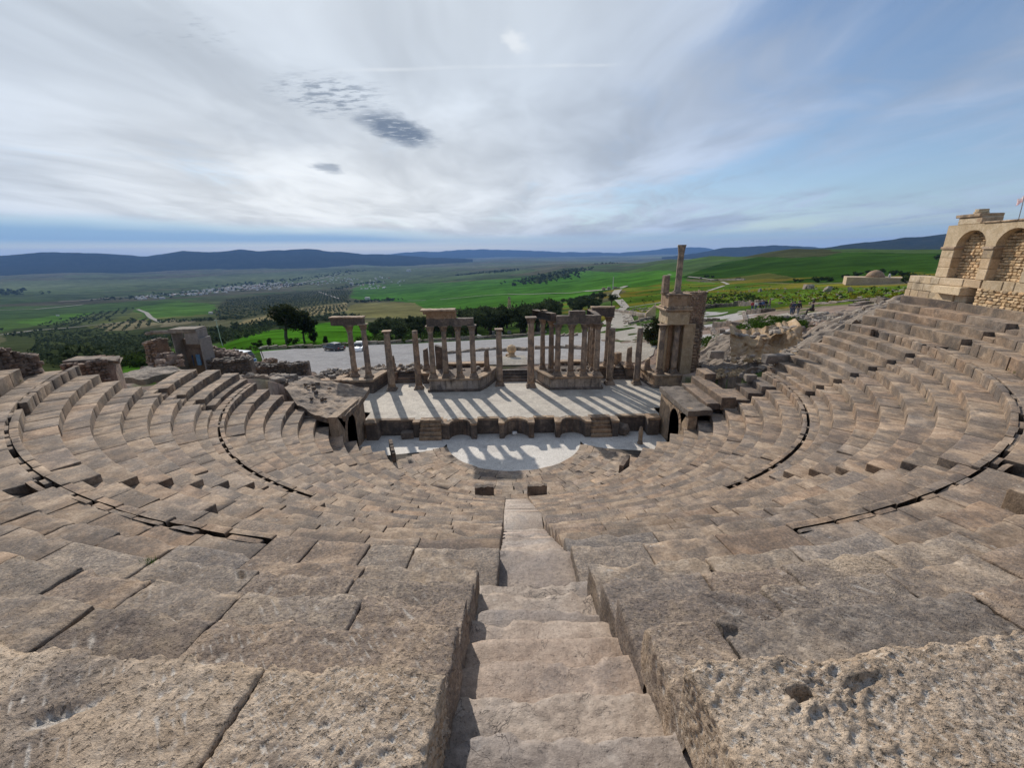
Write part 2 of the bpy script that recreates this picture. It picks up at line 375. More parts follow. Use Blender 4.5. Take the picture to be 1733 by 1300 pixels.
COLM = stone('column_stone', (0.236, 0.167, 0.112), (0.358, 0.259, 0.178), (0.472, 0.354, 0.254), (.10, .088, .08), .2, .3, 1.4, .6, tint=.1, streak=.3)
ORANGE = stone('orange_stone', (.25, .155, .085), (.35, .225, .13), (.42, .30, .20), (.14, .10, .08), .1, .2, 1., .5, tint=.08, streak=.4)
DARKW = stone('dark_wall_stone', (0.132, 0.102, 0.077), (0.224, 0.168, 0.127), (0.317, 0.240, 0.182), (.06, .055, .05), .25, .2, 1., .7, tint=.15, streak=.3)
YELL = stone('honey_stone', (0.403, 0.295, 0.176), (0.525, 0.401, 0.253), (0.610, 0.484, 0.330), (.20, .15, .10), .06, .25, 1., .5, tint=.16)
YELLR = stone('honey_rubble', (0.413, 0.276, 0.143), (0.537, 0.372, 0.209), (0.625, 0.468, 0.286), None, 0, .2, 1., .5, tint=.28)
RED = stone('red_rubble', (0.190, 0.124, 0.089), (0.280, 0.189, 0.137), (0.370, 0.281, 0.210), (.09, .075, .065), .15, .2, 1., .6, tint=.25)
GREY = stone('grey_rock', (.20, .158, .12), (.285, .235, .185), (.37, .315, .255), (.115, .10, .085), .15, .4, .8, .7, tint=.2, flake=.3)
CLIFF = stone('yellow_rock', (.30, .19, .09), (.42, .29, .15), (.45, .36, .25), (.18, .12, .08), .1, .2, .9, .8, tint=.1)
SOIL = stone('bank_soil', (.05, .04, .03), (.075, .06, .047), (.10, .08, .065), None, 0, 0, 1., .6, tint=.05)
PODM = stone('podium_panel', (0.300, 0.241, 0.185), (0.408, 0.336, 0.263), (0.504, 0.420, 0.335), (.07, .06, .055), .12, .2, 1., .4, tint=.1, streak=.75)
CONC = stone('grey_mortar', (.19, .165, .145), (.26, .23, .205), (.31, .28, .25), None, 0, .1, 1., .3, tint=.05)
GRAVEL = stone('gravel', (0.405, 0.367, 0.334), (0.495, 0.456, 0.412), (0.585, 0.544, 0.490), None, 0, 0, .25, .25, .9, tint=.03, spec=0)
TRACK = stone('track_dust', (0.419, 0.366, 0.293), (0.513, 0.452, 0.364), (0.581, 0.519, 0.423), None, 0, 0, .2, .2, .95, tint=.03, spec=0)
MOUNT = stone('far_mountain', (.020, .027, .018), (.030, .038, .025), (.05, .055, .038), None, 0, 0, .004, .0, .95, tint=.05, spec=0)
OLIVE = leaf('olive_leaves', (.028, .040, .018), (.075, .095, .050))
PINE = leaf('pine_needles', (.018, .026, .010), (.050, .055, .026))
SHRUB = leaf('shrub_leaves', (.022, .038, .012), (.062, .090, .024))
GRASS = leaf('grass_blades', (.035, .075, .012), (.10, .16, .03))
FLOWER = leaf('yellow_flower_grass', (.09, .10, .012), (.26, .21, .02))
BARK = plain('bark', (.075, .058, .045), .9, var=.3)

# ------------------------------------------------------------------ terrain
TT = [  # picture column, then (picture row, horizontal distance) samples of the ground seen there
 (0,    [(640, 60), (615, 120), (600, 300), (575, 600), (550, 1100), (510, 2500), (478, 5000), (462, 9000)]),
 (150,  [(640, 60), (612, 120), (590, 320), (565, 650), (540, 1200), (503, 2700), (470, 5500), (455, 9500)]),
 (300,  [(640, 55), (605, 110), (575, 300), (552, 650), (525, 1300), (495, 2800), (463, 6000), (450, 10000)]),
 (420,  [(645, 50), (600, 85), (572, 140), (560, 260), (540, 600), (520, 1250), (491, 2850), (458, 6200), (447, 10000)]),
 (520,  [(645, 50), (600, 82), (578, 120), (556, 185), (545, 380), (530, 700), (512, 1350), (487, 2900), (455, 6500), (444, 11000)]),
 (620,  [(640, 50), (600, 75), (580, 100), (560, 160), (548, 300), (528, 700), (508, 1400), (480, 3000), (450, 7000), (441, 13000)]),
 (700,  [(632, 50), (600, 68), (578, 100), (556, 160), (545, 260), (526, 700), (500, 1450), (472, 3300), (448, 7500), (439, 15000)]),
 (866,  [(622, 50), (600, 62), (573, 100), (550, 160), (528, 300), (508, 620), (482, 1400), (462, 2800), (450, 4800), (441, 8500), (433, 20000)]),
 (960,  [(622, 50), (598, 60), (568, 95), (545, 130), (522, 230), (500, 600), (474, 1300), (455, 2500), (446, 4200), (442, 8000), (432, 20000)]),
 (1050, [(622, 50), (596, 58), (566, 85), (540, 120), (512, 200), (492, 340), (474, 800), (456, 1800), (444, 3200), (446, 6000), (431, 20000)]),
 (1130, [(615, 50), (588, 60), (555, 85), (530, 120), (505, 200), (487, 330), (468, 700), (445, 1600), (437, 2300), (452, 4500), (429, 20000)]),
 (1200, [(600, 45), (572, 60), (548, 80), (528, 110), (508, 170), (490, 300), (472, 520), (446, 1100), (431, 1700), (450, 4000), (428, 20000)]),
 (1330, [(575, 46), (545, 60), (533, 72), (514, 105), (496, 190), (476, 380), (450, 650), (418, 1150), (450, 3500), (427, 20000)]),
 (1450, [(555, 47), (530, 62), (515, 78), (500, 120), (484, 230), (470, 400), (445, 600), (419, 1000), (445, 3000), (424, 15000)]),
 (1600, [(530, 45), (510, 60), (495, 90), (486, 160), (475, 260), (466, 400), (440, 600), (420, 950), (440, 3000), (420, 15000)]),
 (1733, [(530, 40), (512, 60), (497, 90), (486, 160), (475, 260), (466, 400), (440, 600), (420, 950), (440, 3000), (418, 15000)])]
LR = np.linspace(math.log(38), math.log(24000), 90)
_az, _zt = [], []
for px, l in TT:
    a = []; rr = []; zz = []
    for py, r in l:
        d = ray(px, py); h = math.hypot(d[0], d[1]); rr.append(math.log(r)); zz.append(CAMZ+d[2]/h*r); a.append(math.atan2(d[0], d[1]))
    _az.append(np.median(a)); _zt.append(np.interp(LR, rr, zz))
_az = np.array(_az); _zt = np.array(_zt)
for k in range(2):                                   # soften the kinks along each column
    _zt[:, 1:-1] = .25*_zt[:, :-2]+.5*_zt[:, 1:-1]+.25*_zt[:, 2:]
def table_h(x, y):
    x = np.asarray(x, float); y = np.asarray(y, float)
    dx = x-CAMX; r = np.hypot(dx, y); az = np.clip(np.arctan2(dx, y), _az[0], _az[-1])
    i = np.clip(np.searchsorted(_az, az)-1, 0, len(_az)-2)
    t = (az-_az[i])/(_az[i+1]-_az[i]); t = t*t*(3-2*t)*.5+t*.5
    q = np.clip((np.log(np.maximum(r, 1.))-LR[0])/(LR[1]-LR[0]), 0, len(LR)-1.001); j = q.astype(int); u = q-j
    z = (1-t)*((1-u)*_zt[i, j]+u*_zt[i, j+1])+t*((1-u)*_zt[i+1, j]+u*_zt[i+1, j+1])
    return z
NEAR = np.array([(-30, 15, 6.5), (-27, 8, 9.5), (-29, 0, 11), (-24.5, 20, 5.5), (-23, 25, 4.6), (-21, 29, 4.4), (-17.5, 29.2, 4.7), (-15.2, 31, 2.6), (-14.8, 33.5, 1.5),
 (-18, 34.5, 2.4), (-22, 34, 3.2), (-26, 32, 3.2), (-33, 30, 1.5), (-38, 20, 1), (0, 41, 2.05), (-8, 41, 2.05), (8, 41, 2.1), (13, 41.5, 2.2), (18, 40, 2.5), (-14, 42, 1.7),
 (0, 47, 1.6), (-10, 47, 1.2), (10, 47, 1.8), (-20, 45, .8), (20, 36, 4.0), (17.3, 31, 3.8), (18.5, 29, 5.0), (21, 29, 6.6), (23, 29.3, 7.2), (26, 30, 8.9), (28, 36, 7.4), (24, 35, 5.6), (23, 38, 6.0),
 (30, 25, 9.6), (30, 15, 10.5), (29, 5, 11.2), (22, 43, 4.5), (30, 44, 5.8), (35, 40, 7.2), (40, 30, 8.6), (17, 46, 2.6), (0, -12, 12.2), (20, -14, 12), (-20, -14, 11.6), (34, -5, 11.5), (-36, -5, 9)], float)
def _tps():
    pts = [tuple(p) for p in NEAR]
    for k in range(26):
        a = -1.35+2.7*k/25
        for r in (58, 66, 76):
            x, y = CAMX+r*math.sin(a), r*math.cos(a); pts.append((x, y, float(table_h(x, y))))
    for a in (1.8, 2.4, 3.14, -2.4, -1.8):
        for r in (45, 70): pts.append((r*math.sin(a), r*math.cos(a), 11.5))
    p = np.array(pts); n = len(p); d = np.hypot(p[:, None, 0]-p[None, :, 0], p[:, None, 1]-p[None, :, 1])
    K = np.where(d > 0, d*d*np.log(d+1e-9), 0)+np.eye(n)*2.
    A = np.zeros((n+3, n+3)); A[:n, :n] = K; A[:n, n] = 1; A[:n, n+1:] = p[:, :2]; A[n, :n] = 1; A[n+1:, :n] = p[:, :2].T
    return p, np.linalg.solve(A, np.concatenate([p[:, 2], np.zeros(3)]))
_tp, _tw = _tps()
def near_h(x, y):
    x = np.asarray(x, float).ravel(); y = np.asarray(y, float).ravel()
    d = np.hypot(x[:, None]-_tp[None, :, 0], y[:, None]-_tp[None, :, 1])
    return np.where(d > 0, d*d*np.log(d+1e-9), 0)@_tw[:-3]+_tw[-3]+_tw[-2]*x+_tw[-1]*y
def ground(x, y, bowl=True):
    shp = np.shape(x); x = np.atleast_1d(np.asarray(x, float)).ravel(); y = np.atleast_1d(np.asarray(y, float)).ravel()
    r = np.hypot(x-CAMX, y); z = table_h(x, y)
    m = r < 78
    if m.any():
        w = np.clip((r[m]-60)/14, 0, 1); w = w*w*(3-2*w); w = np.where(y[m] < -5, 0, w)
        z[m] = w*z[m]+(1-w)*near_h(x[m], y[m])
    back = np.clip((-y-10)/60, 0, 1); z = np.where(r > 78, z*(1-back)+11.5*back, z)
    if bowl:
        Rc = np.hypot(x, y-D0)
        cone = np.maximum(-.7, .9+.577*(Rc-9)-1.6)
        inb = (Rc < 27.8) & (y < 28.0)
        z = np.where(inb, np.minimum(z, cone), z)
        ins = (np.abs(x) < 15.0-np.clip(y-33, -3, 3)*0) & (y >= 27.9) & (y < 40.2)
        z = np.where(ins, np.minimum(z, -.6), z)
        z = np.where((Rc < 16.2) & (y >= 27.0) & (y < 31), np.minimum(z, -.6), z)
    return z.reshape(shp) if shp else float(z[0])
def gp(px, py, rmin=44., rmax=30000.):
    """the ground point that shows at a picture position"""
    d = ray(px, py); h = math.hypot(d[0], d[1]); r = np.exp(np.linspace(math.log(rmin), math.log(rmax), 700))
    x = CAMX+d[0]/h*r; y = d[1]/h*r; z = CAMZ+d[2]/h*r; g = ground(x, y)
    k = np.where(z < g)[0]
    k = k[0] if len(k) else len(r)-1
    if k > 0:
        f0, f1 = z[k-1]-g[k-1], z[k]-g[k]; t = f0/(f0-f1) if f0 != f1 else 0
        rr = r[k-1]+t*(r[k]-r[k-1]); return (CAMX+d[0]/h*rr, d[1]/h*rr)
    return (float(x[k]), float(y[k]))
def inpoly(x, y, poly):
    c = np.zeros(np.shape(x), bool); n = len(poly)
    for i in range(n):
        (x0, y0), (x1, y1) = poly[i], poly[(i+1) % n]
        if y0 == y1: continue
        m = ((y0 > y) != (y1 > y)) & (x < (x1-x0)*(y-y0)/(y1-y0)+x0); c ^= m
    return c
def gpoly(l, **k): return [gp(*p, **k) for p in l]
FIELDS = [   # outlines of fields, each with the colour laid on the ground there
 ([(0, 500), (0, 478), (300, 470), (620, 452), (800, 452), (700, 470), (500, 478), (250, 490)], (.050, .095, .030)),
 ([(560, 500), (615, 482), (700, 480), (860, 472), (1000, 458), (1150, 458), (1170, 480), (1040, 492), (1000, 499), (870, 520), (720, 526), (700, 512)], (.045, .125, .018)),
 ([(585, 522), (600, 513), (700, 512), (722, 526), (740, 534), (640, 538), (590, 537)], (.135, .135, .060)),
 ([(735, 530), (870, 522), (1000, 500), (1010, 512), (900, 528), (800, 540)], (.060, .135, .022)),
 ([(1030, 520), (1060, 490), (1130, 478), (1240, 478), (1420, 480), (1540, 484), (1540, 520), (1440, 522), (1330, 518), (1200, 525), (1100, 530)], (.055, .105, .016)),
 ([(340, 598), (395, 577), (470, 554), (560, 546), (640, 545), (640, 590), (560, 590), (440, 597), (390, 607)], (.050, .155, .014)),
 ([(190, 640), (205, 612), (290, 588), (300, 600), (300, 640)], (.045, .120, .016)),
 ([(130, 555), (235, 525), (345, 515), (352, 535), (250, 545), (190, 556)], (.085, .105, .040)),
 ([(230, 520), (300, 510), (365, 515), (360, 530), (300, 535), (245, 540)], (.060, .125, .028)),
 ([(20, 545), (100, 532), (160, 528), (140, 536), (60, 550)], (.060, .130, .025)),
 ([(540, 500), (560, 497), (580, 507), (545, 512)], (.085, .115, .040)),
 ([(390, 552), (480, 525), (585, 512), (588, 526), (500, 540), (400, 560)], (.185, .165, .095)),
 ([(150, 562), (175, 548), (250, 540), (268, 548), (215, 560), (170, 566)], (.150, .140, .090)),
 ([(265, 548), (300, 540), (330, 545), (280, 556)], (.170, .160, .110)),
 ([(0, 560), (120, 545), (200, 560), (330, 550), (400, 562), (560, 540), (580, 546), (480, 556), (390, 575), (330, 585), (290, 590), (205, 610), (190, 640), (0, 640)], (.038, .052, .024)),
 ([(380, 505), (520, 492), (600, 490), (585, 512), (480, 525), (395, 545), (360, 530)], (.055, .062, .034)),
 ([(1150, 470), (1240, 478), (1420, 478), (1590, 475), (1600, 440), (1590, 429), (1430, 428), (1330, 430), (1220, 445)], (.021, .052, .008)),  # right hill: cloud shade is put into this dark green
 ([(1160, 472), (1300, 462), (1340, 470), (1330, 478), (1240, 480)], (.060, .072, .022)),
 ([(1260, 437), (1300, 427), (1420, 427), (1395, 434), (1330, 438)], (.040, .048, .024)),
 ([(900, 470), (960, 452), (985, 452), (960, 466), (905, 482)], (.035, .055, .022)),
]
FIELDS = [(gpoly(p), tuple(np.array(c)*np.array((1.2, 1.18, 1.0)))) for p, c in FIELDS]
def ground_col(x, y):
    r = np.hypot(x, y); n = len(x)
    # patchwork of far fields: stretched cells
    gx = (x+.25*y)/340.; gy = (y-.2*x)/520.
    wx = gx+.35*fbm2(x, y, 600, 2); wy = gy+.35*fbm2(x+999, y, 600, 2)
    best = np.full(n, 9e9); bid = np.zeros(n, int); ix = np.floor(wx).astype(int); iy = np.floor(wy).astype(int)
    for a in (-1, 0, 1):
        for b in (-1, 0, 1):
            cx, cy = ix+a, iy+b; h1 = _h(cx, cy, 3+0*cx); h2 = _h(cx, cy, 7+0*cx)
            d = (wx-cx-h1/512.)**2+(wy-cy-h2/512.)**2; k = d < best; best[k] = d[k]; bid[k] = _h(cx, cy, 11+0*cx)[k]
    pal = np.array([(.050, .095, .028), (.065, .125, .026), (.085, .105, .045), (.045, .060, .030), (.120, .115, .065), (.055, .110, .024), (.095, .085, .055), (.040, .075, .026)])
    c = pal[bid % len(pal)]
    c = c*.7+.3*np.array((.062, .090, .034))
    for poly, fc in FIELDS:
        m = inpoly(x+r*.006*fbm2(x, y, 40, 2), y+r*.012*fbm2(x+55, y, 60, 2), poly); c[m] = fc
    near = r < 420
    if near.any():
        xx, yy = x[near], y[near]
        f = fbm2(xx, yy, 14, 4); fl = np.clip((fbm2(xx+300, yy, 22, 4)-.12)*4, 0, 1)*np.clip((xx-15)/15, 0, 1)*np.clip((np.hypot(xx, yy)-75)/15, 0, 1)
        cc = c[near]*(1+.35*f)[:, None]
        cc = cc*(1-.75*fl[:, None])+np.array((.165, .140, .022))*.75*fl[:, None]
        rocky = np.clip(1-np.hypot(xx-26, (yy-50))/30+.5*fbm2(xx, yy, 5, 4), 0, 1)
        rocky = np.maximum(rocky, np.clip((62-np.hypot(xx, yy))/8, 0, 1))
        rocky = np.clip(rocky*2.2, 0, 1)*np.clip(1.1+1.5*fbm2(xx+70, yy, 3.5, 3), 0, 1)
        cc = cc*(1-rocky[:, None])+np.array((.25, .21, .17))*rocky[:, None]
        c[near] = cc
    far = np.clip((r-1500)/2500, 0, 1)[:, None]; c = c*(1-.5*far)+np.array((.145, .150, .100))*.5*far  # ground pales with distance: valley haze put into its colour
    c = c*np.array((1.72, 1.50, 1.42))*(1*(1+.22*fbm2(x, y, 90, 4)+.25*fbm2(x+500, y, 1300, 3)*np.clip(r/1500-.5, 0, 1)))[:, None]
    return np.clip(c, .01, .9)
def build_terrain():
    az = np.concatenate([np.linspace(-180, -62, 60)[:-1], np.linspace(-62, 62, 900), np.linspace(62, 180, 60)[1:]])*math.pi/180
    rr = np.concatenate([np.linspace(.5, 36, 50), np.exp(np.linspace(math.log(36.7), math.log(24000), 470))])
    A, Rr = np.meshgrid(az, rr); x = (CAMX+Rr*np.sin(A)).ravel(); y = (Rr*np.cos(A)).ravel()
    z = ground(x, y)
    r = Rr.ravel()
    z = z+fbm2(x, y, 60, 3)*np.clip((r-150)/400, 0, 1)*1.2+fbm2(x, y, 900, 4)*np.clip((r-2500)/4000, 0, 1)*16
    rough = np.clip((r-42)/15, 0, 1)*np.clip((130-r)/40, 0, 1)*np.clip((x-14)/8, .15, 1)
    z = z+fbm2(x, y, 6, 4)*.45*rough
    nr, na = Rr.shape; idx = np.arange(nr*na).reshape(nr, na)
    Fq = np.stack([idx[:-1, :-1], idx[:-1, 1:], idx[1:, 1:], idx[1:, :-1]], -1).reshape(-1, 4)
    m = bpy.data.materials.new('ground'); m.use_nodes = True; g = NT(m.node_tree)
    at = g.new('ShaderNodeAttribute', attribute_name='Col'); P = g.new('ShaderNodeNewGeometry').outputs['Position']
    n1 = g.ramp(g.noise(P, .02, 8, .7), .3, .7, .72, 1.28); n2 = g.ramp(g.noise(P, .9, 5, .7), .3, .7, .78, 1.22)
    v = g.math('MULTIPLY', n1, n2)
    c = g.mix(1., at.outputs['Color'], g.new('ShaderNodeCombineXYZ', {0: v, 1: v, 2: v}).outputs[0], 'MULTIPLY')
    bp = g.new('ShaderNodeBump', {'Strength': .5, 'Distance': .3, 'Height': g.noise(P, 1.6, 6, .7)})
    b = g.new('ShaderNodeBsdfDiffuse', {'Color': c, 'Roughness': .8, 'Normal': bp.outputs[0]})
    g.new('ShaderNodeOutputMaterial', {'Surface': b.outputs[0]})
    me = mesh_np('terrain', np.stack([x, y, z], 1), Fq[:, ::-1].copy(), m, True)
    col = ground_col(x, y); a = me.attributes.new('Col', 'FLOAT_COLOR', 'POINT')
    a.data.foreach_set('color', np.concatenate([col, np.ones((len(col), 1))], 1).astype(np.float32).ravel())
    tag(link('terrain', me), kind='structure')
build_terrain()

def mountain(name, pts, r, foot, depth, amp, seed):
    """a range built from its crest line: folded slopes in front and behind"""
    az = []; zc = []
    for px, py in pts:
        d = ray(px, py); h = math.hypot(d[0], d[1]); az.append(math.atan2(d[0], d[1])); zc.append(CAMZ+d[2]/h*r)
    a = np.linspace(az[0], az[-1], 420); zz = np.interp(a, az, zc); u = np.linspace(-1, 1, 41)
    A, U = np.meshgrid(a, u); zz = zz+.010*r*.12*fbm2(a*40+seed, a*0, 1., 4); Z = np.interp(A, a, zz); rr = r+U*depth
    x = CAMX+rr*np.sin(A); y = rr*np.cos(A)
    prof = (1-np.abs(U))**1.15
    rid = 1-np.abs(fbm2(x+seed, y, depth*.55, 4)); rid = (rid-.6)
    z = foot+(Z-foot)*prof+amp*rid*np.clip(1-np.abs(U), 0, 1)*np.clip(np.abs(U)*5, 0, 1)
    n, k = A.shape; idx = np.arange(n*k).reshape(n, k)
    Fq = np.stack([idx[:-1, :-1], idx[1:, :-1], idx[1:, 1:], idx[:-1, 1:]], -1).reshape(-1, 4)
    tag(link(name, mesh_np(name, np.stack([x.ravel(), y.ravel(), z.ravel()], 1), Fq, MOUNT, True)), kind='structure')
mountain('mountain_range', [(-120, 433), (0, 432), (40, 429), (70, 426.5), (120, 428), (190, 431), (250, 433), (275, 431), (310, 424.5), (345, 426), (385, 424.5), (405, 422), (440, 425), (480, 423.5), (515, 421), (560, 425), (600, 428.5), (700, 433.5), (800, 440)], 9500, -190, 2600, 90, 3)
mountain('distant_hills', [(560, 432), (660, 430), (700, 426), (760, 425), (790, 422.5), (840, 422), (900, 424), (980, 427), (1050, 428), (1110, 422), (1170, 417.5), (1210, 422), (1260, 428)], 17500, -220, 3500, 110, 8)
mountain('hill_range', [(1120, 436), (1180, 428), (1230, 418.5), (1280, 416.5), (1330, 415.5), (1400, 420), (1500, 430)], 8000, -160, 1500, 60, 21)
mountain('hill_ridge', [(1380, 425), (1430, 414), (1480, 409), (1530, 402), (1560, 401), (1600, 397), (1660, 392), (1733, 390), (1850, 392)], 4600, -40, 1400, 60, 30)

def drape(name, poly, mat, up=.06, step=2.0, kind='structure'):
    """a sheet that follows the ground"""
    P = np.array(poly); lo, hi = P.min(0), P.max(0); pts = [Vector(p) for p in poly]; n = len(pts)
    bx = []
    for i in range(n):
        a, b = pts[i], pts[(i+1) % n]; k = max(1, int((b-a).length/step)); bx += [a+(b-a)*(j/k) for j in range(k)]
    gx, gy = np.meshgrid(np.arange(lo[0], hi[0], step), np.arange(lo[1], hi[1], step)); gx = gx.ravel(); gy = gy.ravel(); m = inpoly(gx, gy, poly)
    allp = bx+[Vector((float(a), float(b))) for a, b in zip(gx[m], gy[m])]
    r = delaunay_2d_cdt(allp, [(i, (i+1) % len(bx)) for i in range(len(bx))], [], 1, 1e-4)
    V = np.array([(v.x, v.y) for v in r[0]]); z = ground(V[:, 0], V[:, 1])+up
    return tag(link(name, mesh_np(name, np.column_stack([V, z]), [list(f) for f in r[2]], mat, True)), kind=kind)
def ribbon(name, pl, width, mat, up=.12, n=14, world=False):
    p = np.array(pl if world else [gp(*q) for q in pl]); t = np.linspace(0, len(p)-1, n*(len(p)-1)+1)
    x = np.interp(t, range(len(p)), p[:, 0]); y = np.interp(t, range(len(p)), p[:, 1])
    dx = np.gradient(x); dy = np.gradient(y); l = np.hypot(dx, dy)+1e-9
    w = np.interp(t, np.linspace(0, len(p)-1, len(np.atleast_1d(width))), np.atleast_1d(width))/2
    V = []
    for s in (-1, 1):
        xx = x-s*dy/l*w; yy = y+s*dx/l*w; V.append(np.stack([xx, yy, ground(xx, yy)+up], 1))
    k = len(x); V = np.concatenate(V); F_ = np.array([(i, k+i, k+i+1, i+1) for i in range(k-1)])[:, ::-1].copy()
    return tag(link(name, mesh_np(name, V, F_, mat, True)), kind='structure')

# ------------------------------------------------------------------ seating
def coords(L, step, b):
    if step is None: return np.array([0, b, L-b, L]) if L > 2.5*b else np.array([0, L])
    n = max(3, int(round((L-2*b)/step))+1)
    return np.concatenate([[0, b*.4], np.linspace(b, L-b, n), [L-b*.4, L]])
def box_grid(L, D, H, step, b, bottom=False):
    """surface grid of a box x in [0,L], y in [0,D] (0 = front), z in [-H,0]; welded"""
    xs, ys, zs = coords(L, step, b), coords(D, step, b), -coords(H, step, b)[::-1]
    if step is None:
        zs = np.array([-H, -b, 0])
        if bottom and L > .8: k = int(math.ceil(L/.42)); xs = np.concatenate([[0, b], np.linspace(b, L-b, k+1)[1:-1], [L-b, L]])
    Vs, Fs, n = [], [], 0
    def face(a, bb, fn, flip):
        nonlocal n
        A, B = np.meshgrid(a, bb, indexing='ij'); V = fn(A.ravel(), B.ravel()); i = np.arange(A.size).reshape(A.shape)+n
        q = np.stack([i[:-1, :-1], i[1:, :-1], i[1:, 1:], i[:-1, 1:]], -1).reshape(-1, 4)
        Vs.append(V); Fs.append(q[:, ::-1] if flip else q); n += A.size
    z0 = np.zeros_like
    face(xs, ys, lambda a, c: np.stack([a, c, z0(a)], 1), False)
    face(xs, zs, lambda a, c: np.stack([a, z0(a), c], 1), True if zs[0] > zs[-1] else False)
    face(ys, zs, lambda a, c: np.stack([z0(a), a, c], 1), True)
    face(ys, zs, lambda a, c: np.stack([z0(a)+L, a, c], 1), False)
    V = np.concatenate(Vs); Fq = np.concatenate(Fs)
    key = np.round(V*1e4).astype(np.int64); _, first, inv = np.unique(key, axis=0, return_index=True, return_inverse=True)
    return V[first], inv.ravel()[Fq]
def round_box(V, L, D, H, r):
    c = np.stack([np.clip(V[:, 0], r, L-r), np.clip(V[:, 1], r, 9), np.clip(V[:, 2], -99, -r)], 1)
    d = V-c; ln = np.linalg.norm(d, axis=1); N = d/np.maximum(ln, 1e-9)[:, None]
    out = np.where(ln[:, None] > 1e-9, c+N*r, V)
    N[ln < 1e-9] = (0, 0, 1)
    return out, N
HOLES = []   # pits worn into the near stones: world x, y, radius x, radius y, depth
def polar(V, Rf, a0, zt):
    """local block coordinates -> world: x runs along the arc, y outwards"""
    R = Rf+V[:, 1]; a = a0+V[:, 0]/Rf
    return np.stack([R*np.sin(a), D0-R*np.cos(a), zt+V[:, 2]], 1)
def block(Rf, Rb, a0, a1, zt, H, worn=1.):
    """one seat stone: front edge at Rf, back at Rb, between two bearings"""
    am = (a0+a1)/2; L = (a1-a0)*Rf; D = Rb-Rf
    c = np.array([Rf*math.sin(am), D0-(Rf+D/2)*math.cos(am), zt]); dist = np.linalg.norm(c-np.array([CAMX, 0, CAMZ]))
    dist -= L*.35
    if dist < 2.9: step, b = .0125, .028
    elif dist < 4.3: step, b = .034, .03
    elif dist < 7.5: step, b = .075, .035
    elif dist < 12: step, b = .16, .035
    else: step, b = None, .022
    V, Fq = box_grid(L, D, H, step, b, True)
    seed = rng.uniform(0, 900, 3)
    V, N = round_box(V, L, D, H, b*1.1)
    # uneven setting: tilt, small height and front offset
    V = V.copy(); tl = rng.normal(0, .003, 2); V[:, 2] += rng.normal(0, .0045*worn)+(V[:, 0]-L/2)*tl[0]+(V[:, 1]-D/2)*tl[1]
    fo = rng.normal(0, .006*worn); V[:, 1] += np.where(V[:, 1] < D*.5, fo, 0)
    W = polar(V, Rf, a0, zt)
    if step is None:
        V2 = V+rng.uniform(-.007, .007, V.shape)*worn
        if rng.random() < .10*worn:                   # a chipped corner
            k = rng.choice([0, L]); dd = np.hypot(V2[:, 0]-k, V2[:, 1]); V2[:, 2] -= np.where((dd < .18) & (V2[:, 2] > -.1), .07, 0)
        return polar(V2, Rf, a0, zt), Fq, False
    p = W+seed*0
    edge = np.exp(-((np.maximum(V[:, 1], 0)+np.maximum(-V[:, 2], 0)*1.0)/.06)**2)
    big = fbm(p*np.array([2.3, 2.3, 2.3])+seed, 4)
    disp = .016*big*worn
    if step < .1:
        w3 = p@np.array([[.79, -.61, 0], [.61, .79, 0], [0, 0, 1.]])+.05*np.stack([vnoise(p*4+5), vnoise(p*4+50), vnoise(p*4+90)], 1)
        cov = np.clip(.55+1.1*vnoise(p*2.1+33), .1, 1.2)
        n1 = vnoise(w3*np.array([9, 27, 14])+seed)+.5*vnoise(w3*np.array([21, 55, 30])+seed); tq = n1*4; ter = (np.floor(tq)+np.clip((tq-np.floor(tq)-.55)*2.3, 0, 1))/4
        disp = disp+.016*ter*cov*worn
        pit = np.clip(vnoise(w3*np.array([17, 30, 22])+7)+.45*vnoise(p*47)-.42, 0, 1); disp = disp-.034*pit*cov*worn
        u = p@np.array([[.8, -.5, .3], [.5, .85, 0], [-.2, .1, .9]])
        rdg = np.abs(vnoise(u*np.array([9, 26, 20])+seed)); disp = disp-.022*np.clip(.38-rdg, 0, 1)*worn
        disp = disp+.0065*fbm(p*34, 3)
    # the front arris is broken
    crumble = np.clip(fbm(p*2.6+seed, 5)*1.3-.05, 0, 1)*edge
    Vd = V+N*disp[:, None]; Vd[:, 1] += .075*crumble*worn; Vd[:, 2] -= .05*crumble*worn
    W = polar(Vd, Rf, a0, zt)
    for hx, hy, rx, ry, dp, rot in HOLES:
        dx, dy = W[:, 0]-hx, W[:, 1]-hy; ca, sa = math.cos(rot), math.sin(rot)
        q = np.hypot((dx*ca+dy*sa)/rx, (-dx*sa+dy*ca)/ry)+.45*vnoise(W*7)+.3*vnoise(W*19)
        k = np.clip((1.-q)*2.2, 0, 1); W[:, 2] -= dp*k*(V[:, 2] > -.12)
    return W, Fq, True

for px, py, z, rx, ry, dp, rot in [(1357, 1167, 10.5, .075, .035, .13, .1), (232, 1006, 9.1, .26, .085, .30, .25), (150, 940, 8.7, .22, .06, .2, .35), (418, 975, 9.1, .09, .05, .16, .2), (1238, 1060, 10.05, .05, .03, .08, 0), (1640, 968, 9.1, .08, .05, .15, .3),
                                (1462, 1148, 10.5, .11, .03, .05, .3), (1300, 945, 9.1, .22, .05, .1, 0), (640, 938, 8.3, .05, .03, .06, 0), (100, 1200, 10.5, .2, .06, .04, .6), (1680, 870, 8.2, .2, .06, .2, -.4)]:
    d = ray(px, py); t = (z-CAMZ)/d[2]; HOLES.append((CAMX+d[0]*t, d[1]*t, rx, ry, dp, rot))

